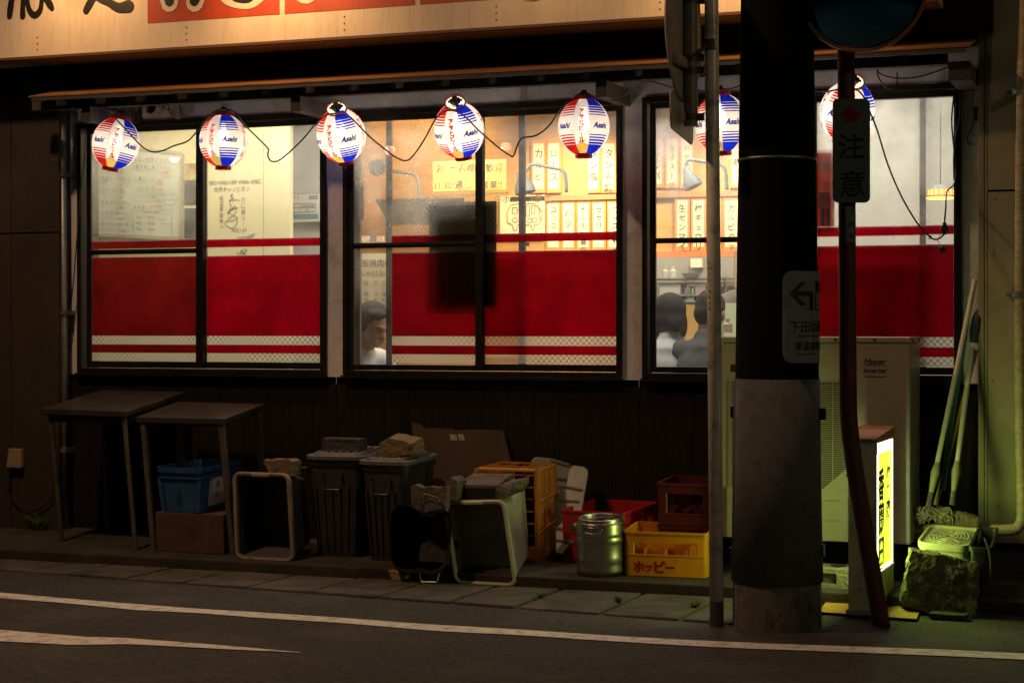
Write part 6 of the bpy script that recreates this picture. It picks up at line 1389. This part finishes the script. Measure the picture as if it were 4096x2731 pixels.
lamp("notice_light", 'SPOT', P(1700, 380, 2.2), 420, (1, .70, .28), .1, aim=P(1600, 640, 3.0), spot=R(120), blend=.9)
shp = thing("handwritten_sheet", "handwritten paper sheet on the wall behind the grey haired man", "paper", P(1500, 1120, 1.6))
m = MB(); a = P(1430, 1300, 1.62); b = P(1600, 1012, 1.62); m.box(a.x, b.x, 1.62, 1.63, a.z, b.z); m.build("sheet", mat("sheet_tan", (.62, .52, .34), .8), shp, world=True)
m = MB(); wn("街焼肉の", 1505, 1052, 30, Y=1.61); wn("しみ日な旨い", 1500, 1092, 18, Y=1.61)
for px, s in ((1465, "四、明日の"), (1502, "三、コチュ"), (1535, "二、味わう")): m.text(s, 17 / pxm(px, 1.61), T(P(px, 1132, 1.61)) @ FACE, vertical=True, pitch=1.2)
m.build("handwriting", M_mk, shp, world=True)
for px, c_, lb5 in ((1458, (.55, .5, .42), "small pale carton"), (1492, (.14, .13, .15), "small dark carton"), (1518, (.58, .42, .32), "small tan carton")): small_later.append((px, c_, lb5))
# kitchen opening under the strips
m = MB(); m.box(X(2560, 2.88), X(3060, 2.88), 2.88, 2.99, .05, Zf(2800, 1028, 2.88) - .001); tag(m.build("kitchen_wall", mat("kitchen_grey", (.22, .25, .25), .5, var=.15, vs=4)), "grey green kitchen wall behind the two diners", "wall")
sf = thing("kitchen_shelf", "steel kitchen shelf stacked with dishes and boxes behind the diners", "shelf", P(2720, 1200, 2.6))
M_sh = mat("shelf_steel", (.40, .40, .36), .35, metal=.5)
for py in (1113, 1128, 1180, 1205):
    m = MB(); z = Zf(2720, py, 2.6); m.box(X(2580, 2.6), X(2905, 2.6), 2.5, 2.85, z - .008, z + .004); m.build("shelf_board", M_sh, sf, world=True)
for px in (2600, 2740, 2900):
    m = MB(); m.box(X(px, 2.6) - .01, X(px, 2.6) + .01, 2.6, 2.62, .05, Zf(px, 1100, 2.6)); m.build("upright", M_sh, sf, world=True)
rnd = random.Random(12)
def small(name, label, cat, px, py0, py1, wpx, col, Y=2.52, kind='b', grp=None):
    a = P(px, py1, Y); k = pxm(px, Y); h = (py1 - py0) / k; w2 = wpx / k / 2; m = MB()
    r = thing(name, label, cat, a, grp)
    if kind == 'b': m.box(-w2, w2, 0, w2 * 1.6, 0, h)
    elif kind == 'bot': m.lathe([(0, 0), (w2, 0), (w2, h * .6), (w2 * .4, h * .75), (w2 * .4, h * .88), (w2 * .5, h * .9), (w2 * .45, h), (0, h)], 16)
    else: m.lathe([(0, 0), (w2 * .5, 0), (w2, h), (w2 * .95, h), (w2 * .45, .01), (0, .01)], 20)
    m.build("body", mat(name + "_%.2f%.2f%.2f" % col, col, .4), r, smooth=True)
small("sauce_bottle", "squeeze bottle with pinkish cap on the kitchen shelf", "bottle", 2662, 1068, 1112, 24, (.55, .50, .46), kind='bot')
small("sauce_bottle", "squeeze bottle with pale green cap on the kitchen shelf", "bottle", 2693, 1066, 1112, 26, (.52, .60, .50), kind='bot')
small("plate_stack", "pile of pale plates on the kitchen's top shelf", "plates", 2765, 1094, 1112, 84, (.62, .60, .50), kind='bowl')
small("paper_note", "white paper note stuck over the kitchen shelf", "note", 2785, 1035, 1070, 46, (.66, .66, .58), Y=2.84)
small("storage_box", "pale box on the lower kitchen shelf at the left", "box", 2680, 1135, 1176, 84, (.48, .48, .42))
small("spice_jar", "dark jar on the lower kitchen shelf", "jar", 2752, 1142, 1178, 28, (.20, .19, .19), kind='bot')
small("spice_jar", "small green capped jar on the lower kitchen shelf", "jar", 2772, 1146, 1178, 10, (.15, .45, .20), kind='bot')
small("storage_box", "pinkish box on the lower kitchen shelf by the white pole", "box", 2802, 1145, 1178, 42, (.42, .26, .25))
small("storage_box", "pale box on the bottom kitchen shelf", "box", 2690, 1186, 1203, 60, (.45, .46, .44))
small("glass_rack", "tall pale container on the bottom kitchen shelf", "container", 2760, 1184, 1225, 30, (.42, .45, .43))
for px, c_, lb5 in small_later: small("carton", lb5 + " on the ledge above the grey haired man", "carton", px, 946, 968, 24, c_, Y=1.3)
m = MB(); m.box(X(1430, 1.3), X(1620, 1.3), 1.25, 1.45, Zf(1500, 976, 1.3), Zf(1500, 968, 1.3)); tag(m.build("ledge_board", M_back), "wooden ledge board above the grey haired man", "ledge")
# table, food and pot in front of the diners
dt = thing("dining_table", "low dining table in front of the two diners, lit yellow", "table", Vector((X(2850, 1.35), 1.35, .05)))
zt2 = Zf(2780, 1400, 1.3)
m = MB(); m.box(X(2600, 1.3), X(3100, 1.3), 1.05, 1.75, zt2 - .03, zt2); m.build("tabletop", mat("table_top_yellow", (.55, .33, .08), .5), dt, world=True)
for px in (2620, 3080):
    m = MB(); m.box(X(px, 1.4) - .02, X(px, 1.4) + .02, 1.38, 1.42, .05, zt2 - .03); m.build("leg", M_lampg, dt, world=True)
small("steel_pot", "small steel pot beside the dark sweatered diner", "pot", 2910, 1275, 1330, 40, (.30, .27, .22), Y=1.2, kind='bot')
small("food_tray", "heaped pale dish between the two diners", "dish", 2775, 1224, 1400, 70, (.60, .42, .16), Y=1.5)
small("cutting_board", "pale mint board behind the dark sweatered diner", "board", 2925, 1214, 1345, 62, (.48, .60, .46), Y=1.75)
mc4 = thing("small_menu", "narrow yellow menu card hanging at the utility pole's edge", "menu", P(2945, 1080, 1.0))
m = MB(); a = P(2937, 1158, 1.0); b = P(2972, 1006, 1.0); m.box(a.x, b.x, 1.0, 1.006, a.z, b.z); m.build("card", M_edge, mc4, world=True)
m = MB(); a = P(2941, 1150, .998); b = P(2968, 1012, .998); m.box(a.x, b.x, .9965, .999, a.z, b.z); m.build("paper", mat("card_yellow", (.75, .60, .25), .6), mc4, world=True)
# right part of the right window
ybk = 1.55
rp_ = thing("partition_wall", "pale wall and curtain behind the right window's far pane", "wall", Vector((X(3600, ybk), ybk, .05)))
m = MB(); m.box(X(3150, ybk), XR_ + .6, ybk, ybk + .05, .05, 2.78); m.build("wall_panel", M_iwc, rp_, world=True)
rpst = thing("red_poster", "red recruitment poster on the glass, seen from its back beside the utility pole", "poster", P(3310, 750, .045))
m = MB(); a = P(3268, 908, .045); b = P(3338, 598, .045); m.box(a.x, b.x, .044, .046, a.z, b.z); m.build("sheet", filmmat("poster_red", (.75, .22, .17), .12, None, .4), rpst, world=True)
m = MB(); mirr = Matrix.Scale(-1, 4, (1, 0, 0)); kz = pxm(3310, .04)
for s, px, py, h in (("ドク", 3310, 625, 22), ("集", 3296, 666, 46), ("募", 3326, 666, 30)): m.text(s, h / kz, T(P(px, py, .040)) @ mirr @ FACE, off=.03)
m.build("pale_lettering", mat("poster_pale", (.85, .75, .68), .6), rpst, world=True)
m = MB()
for s, px, py, h in (("バイト", 3306, 712, 15), ("12円", 3308, 738, 26), ("ご応募", 3308, 758, 12)): m.text(s, h / kz, T(P(px, py, .040)) @ mirr @ FACE, off=.02)
a = P(3283, 904, .0405); b = P(3300, 832, .0405); m.box(a.x, b.x, .0395, .0415, a.z, b.z); a = P(3304, 904, .0405); b = P(3320, 832, .0405); m.box(a.x, b.x, .0395, .0415, a.z, b.z)
m.build("dark_lettering", mat("poster_ink", (.22, .10, .14), .6), rpst, world=True)
m = MB(); a = P(3272, 830, .0405); b = P(3320, 768, .0405); m.box(a.x, b.x, .0395, .0415, a.z, b.z); m.build("pale_patch", filmmat("poster_patch", (.8, .75, .6), .2, None, .3), rpst, world=True)
pl_ = thing("pendant_lamp", "round pendant lamp with a glowing orange lattice band in the far pane", "lamp", P(3762, 790, 1.2))
c = P(3762, 775, 1.2); k = pxm(3762, 1.2); rp2 = 62 / k
m = MB(); m.lathe([(0, .055), (rp2 * .3, .05), (rp2 * .6, .03), (rp2 * .86, .024)], 36, T(c)); m.build("lamp_shade", mat("pendant_grey", (.40, .40, .46), .6), pl_, world=True, smooth=True)
m = MB(); m.lathe([(rp2 * .86, .022), (rp2 * .86, -.012)], 36, T(c)); m.build("lit_band", mat("lit_orange", (1, .5, .1), emit=(1, .42, .08), es=2.2), pl_, world=True, smooth=True)
m = MB()
for i in range(16): a = 2 * pi * i / 16; p = c + Vector((cos(a) * rp2 * .87, sin(a) * rp2 * .87, 0)); m.box(p.x - .0018, p.x + .0018, p.y - .002, p.y + .002, p.z - .012, p.z + .022)
m.lathe([(rp2 * .80, -.012), (rp2 * .99, -.012), (rp2 * .99, -.018), (rp2 * .80, -.018)], 36, T(c)); m.build("lattice", mat("lattice_brown", (.3, .14, .06), .6), pl_, world=True)
m = MB(); m.lathe([(rp2 * .80, -.019), (rp2 * 1.05, -.024), (rp2 * .80, -.030)], 36, T(c)); m.build("lit_rim", mat("lit_rim", (1, .6, .15), emit=(1, .52, .12), es=2.5), pl_, world=True, smooth=True)
m = MB(); m.tube([c + Vector((0, 0, .05)), Vector((c.x, c.y, 2.78))], .004, 6); m.build("cord", M_black, pl_, world=True)

# ================================================================ people
def blob(name, mt, parent, caps, vox=.011, sm=6):
    m = MB()
    for q in caps:
        if q[0] == 's':
            _, c, r3 = q[:3]; Mq = q[3] if len(q) > 3 else Matrix(); prof = [(sin(pi * i / 10), -cos(pi * i / 10)) for i in range(11)]
            prof[0] = (.001, -1); prof[-1] = (.001, 1)
            m.lathe(prof, 16, T(c) @ Mq @ Matrix.Diagonal((*r3, 1)))
            n = len(m.v); m.f.append([n - 16 * 11 + k for k in range(16)]); m.mi.append(0); m.f.append([n - 16 + k for k in range(16)]); m.mi.append(0)
        else:
            _, a, b, ra, rb = q; a = Vector(a); b = Vector(b); d = (b - a).normalized(); pts = []; rr = []
            for i in range(5): t = i / 4 * pi / 2; pts.append(a - d * ra * cos(t)); rr.append(max(.0008, ra * sin(t)))
            for i in range(1, 5): t = i / 4 * pi / 2; pts.append(b + d * rb * sin(t)) if False else None
            for i in range(5): t = i / 4 * pi / 2; pts.append(b + d * rb * sin(t)); rr.append(max(.0008, rb * cos(t)))
            m.tube(pts, rr, 14)
    o = m.build(name, mt, parent)
    md = o.modifiers.new("r", 'REMESH'); md.mode = 'VOXEL'; md.voxel_size = vox; md.use_smooth_shade = True
    if sm: ms = o.modifiers.new("s", 'SMOOTH'); ms.iterations = sm; ms.factor = .5
    me = bpy.data.meshes.new_from_object(o.evaluated_get(bpy.context.evaluated_depsgraph_get()))
    o.modifiers.clear(); o.data = me; me.polygons.foreach_set("use_smooth", [True] * len(me.polygons)); return o
def V(*a): return Vector(a)
M_skin = mat("skin", (.46, .24, .14), .55, spec=.3); M_hair = mat("hair_black", (.010, .009, .009), .75, spec=.2, bump=.9, bs=60, stretch=(3, 3, .6)); M_hairg = mat("hair_grey", (.045, .045, .045), .8, spec=.15, bump=.9, bs=60, var=.6, vs=30, stretch=(3, 3, .6))
def person(label, headpx, Y, facing, cloth, hairm, lean=0, hair='short', sleeve=None, arm=None, sc2=1.0):
    """seated figure, local frame: head centre at origin, faces -Y, z up; facing = turn about z (deg)"""
    c = P(*headpx, Y); r = thing("person", label, "person", T(c) @ RZ(R(facing)) @ RX(R(lean)) @ Matrix.Scale(sc2, 4))
    hd = [('s', (0, .005, .022), (.074, .092, .095)), ('s', (0, -.035, -.035), (.056, .058, .070)), ('s', (0, -.052, -.082), (.030, .028, .026)), ('c', (0, -.086, -.002), (0, -.106, -.030), .009, .014), ('s', (0, -.088, .018), (.046, .012, .010)),
          ('s', (.077, .01, -.012), (.010, .020, .032)), ('s', (-.077, .01, -.012), (.010, .020, .032)), ('s', (.020, -.082, -.062), (.022, .014, .008)), ('s', (-.020, -.082, -.062), (.022, .014, .008)),
          ('c', (0, .02, -.06), (0, .045, -.17), .052, .058)]
    sh = .19; tz = -.24
    torso = [('s', (0, .06, -.36), (.15, .105, .17)), ('s', (0, .06, -.55), (.15, .115, .16)), ('c', (-.13, .055, -.235), (.13, .055, -.235), .062, .062), ('c', (0, .045, -.17), (0, .055, -.23), .06, .09), ('s', (0, .08, -.70), (.17, .13, .10))]
    ah = arm or [(.19, -.05, -.50), (.12, -.30, -.50)]
    armL = [(-ah[0][0], ah[0][1], ah[0][2]), (-ah[1][0], ah[1][1], ah[1][2])]
    body = list(hd) + torso
    for s_, A in ((1, ah), (-1, armL)):
        body += [('c', (s_ * sh * .95, .055, -.25), A[0], .050, .038), ('c', A[0], A[1], .037, .026), ('s', V(*A[1]) + V(0, -.045, 0), (.034, .045, .016))]
        for k, (dx, ln) in enumerate(((-.026, .055), (-.009, .066), (.009, .062), (.026, .048))): a0 = V(*A[1]) + V(dx, -.075, 0); body.append(('c', a0, a0 + V(dx * .2, -ln * .7, -.012), .0085, .0075)); body.append(('c', a0 + V(dx * .2, -ln * .7, -.012), a0 + V(dx * .2, -ln, -.035), .0075, .0065))
        t0 = V(*A[1]) + V(-s_ * .03, -.03, 0); body.append(('c', t0, t0 + V(-s_ * .025, -.035, -.010), .010, .008))
        body += [('c', (s_ * .09, .06, -.74), (s_ * .11, -.34, -.76), .078, .055), ('c', (s_ * .11, -.34, -.76), (s_ * .11, -.32, -1.14), .052, .038), ('c', (s_ * .11, -.30, -1.17), (s_ * .12, -.46, -1.18), .036, .03)]
    blob("body", M_skin, r, body, .0085, 3)
    cl = [(q[0], q[1], tuple(v + .014 for v in q[2])) if q[0] == 's' else (q[0], q[1], q[2], q[3] + .014, q[4] + .014) for q in torso]
    cl.append(('c', (0, .05, -.150), (0, .05, -.175), .066, .074))
    for s_, A in ((1, ah), (-1, armL)):
        cl += [('c', (s_ * sh * .95, .055, -.25), A[0], .068, .056), ('c', A[0], V(*A[0]).lerp(V(*A[1]), .75), .054, .042)]
    blob("shirt", cloth, r, cl, .012, 5)
    tr = []
    for s_ in (1, -1): tr += [('c', (s_ * .09, .06, -.75), (s_ * .11, -.34, -.76), .094, .070), ('c', (s_ * .11, -.34, -.76), (s_ * .11, -.32, -1.10), .066, .056)]
    tr.append(('s', (0, .07, -.76), (.18, .14, .09))); blob("trousers", mat("trousers_dark", (.03, .03, .04), .8), r, tr, .014, 4)
    if hair == 'short': hh = [('s', (0, .018, .042), (.083, .098, .088)), ('s', (0, .05, -.01), (.078, .068, .075)), ('s', (0, -.055, .085), (.058, .035, .024))]
    elif hair == 'thin': hh = [('s', (0, .030, .044), (.089, .102, .088)), ('s', (.070, .015, .005), (.018, .04, .05)), ('s', (-.070, .015, .005), (.018, .04, .05)), ('s', (0, .055, -.012), (.080, .062, .070)), ('s', (.045, -.045, .09), (.05, .04, .024)), ('s', (-.04, -.05, .088), (.05, .04, .026))]
    else: hh = [('s', (0, .020, .030), (.094, .104, .100)), ('s', (0, .055, -.045), (.088, .070, .078)), ('s', (-.075, -.005, -.05), (.024, .045, .075)), ('s', (.075, -.005, -.05), (.024, .045, .075)), ('s', (-.03, .105, -.07), (.050, .040, .045)), ('s', (0, -.07, .07), (.065, .03, .03))]
    blob("hair", hairm, r, hh, .009, 3)
    m = MB()
    for s_ in (1, -1): m.lathe([(0, 0), (.008, 0), (.006, .003), (0, .004)], 10, T(s_ * .03, -.0885, .0) @ RX(R(90)))
    m.build("eyes", M_black, r)
    m = MB()
    for s_ in (1, -1): m.bar((s_ * .016, -.097, .022), (s_ * .046, -.088, .024), .006, .005)
    m.build("eyebrows", hairm, r); return r
# heads turned: the two diners look into the room (away from the street), the man left looks right
person("grey haired man in a white shirt, seen from the side at the middle window", (1497, 1303), .75, 62, mat("shirt_white", (.58, .58, .58), .8, bump=.5, bs=14), M_hairg, 22, 'thin', sc2=1.1)
person("dark haired diner in a white top, seen from behind at the right window", (2680, 1263), .62, 194, mat("top_white", (.62, .63, .62), .85, bump=.4, bs=12), M_hair, 12, 'long', sc2=1.0)
person("short haired diner in a charcoal sweater, seen from behind beside the white pole", (2842, 1256), .60, 176, mat("sweater_charcoal", (.075, .08, .085), .9, bump=.4, bs=40), M_hair, 14, 'short', sc2=1.03)
person("cook in a grey sweatshirt bending over the counter, mostly behind the utility pole", (3040, 1050), 2.05, 20, mat("sweatshirt_grey", (.17, .16, .14), .9, bump=.6, bs=10), M_hair, 10, 'short', sc2=1.12)
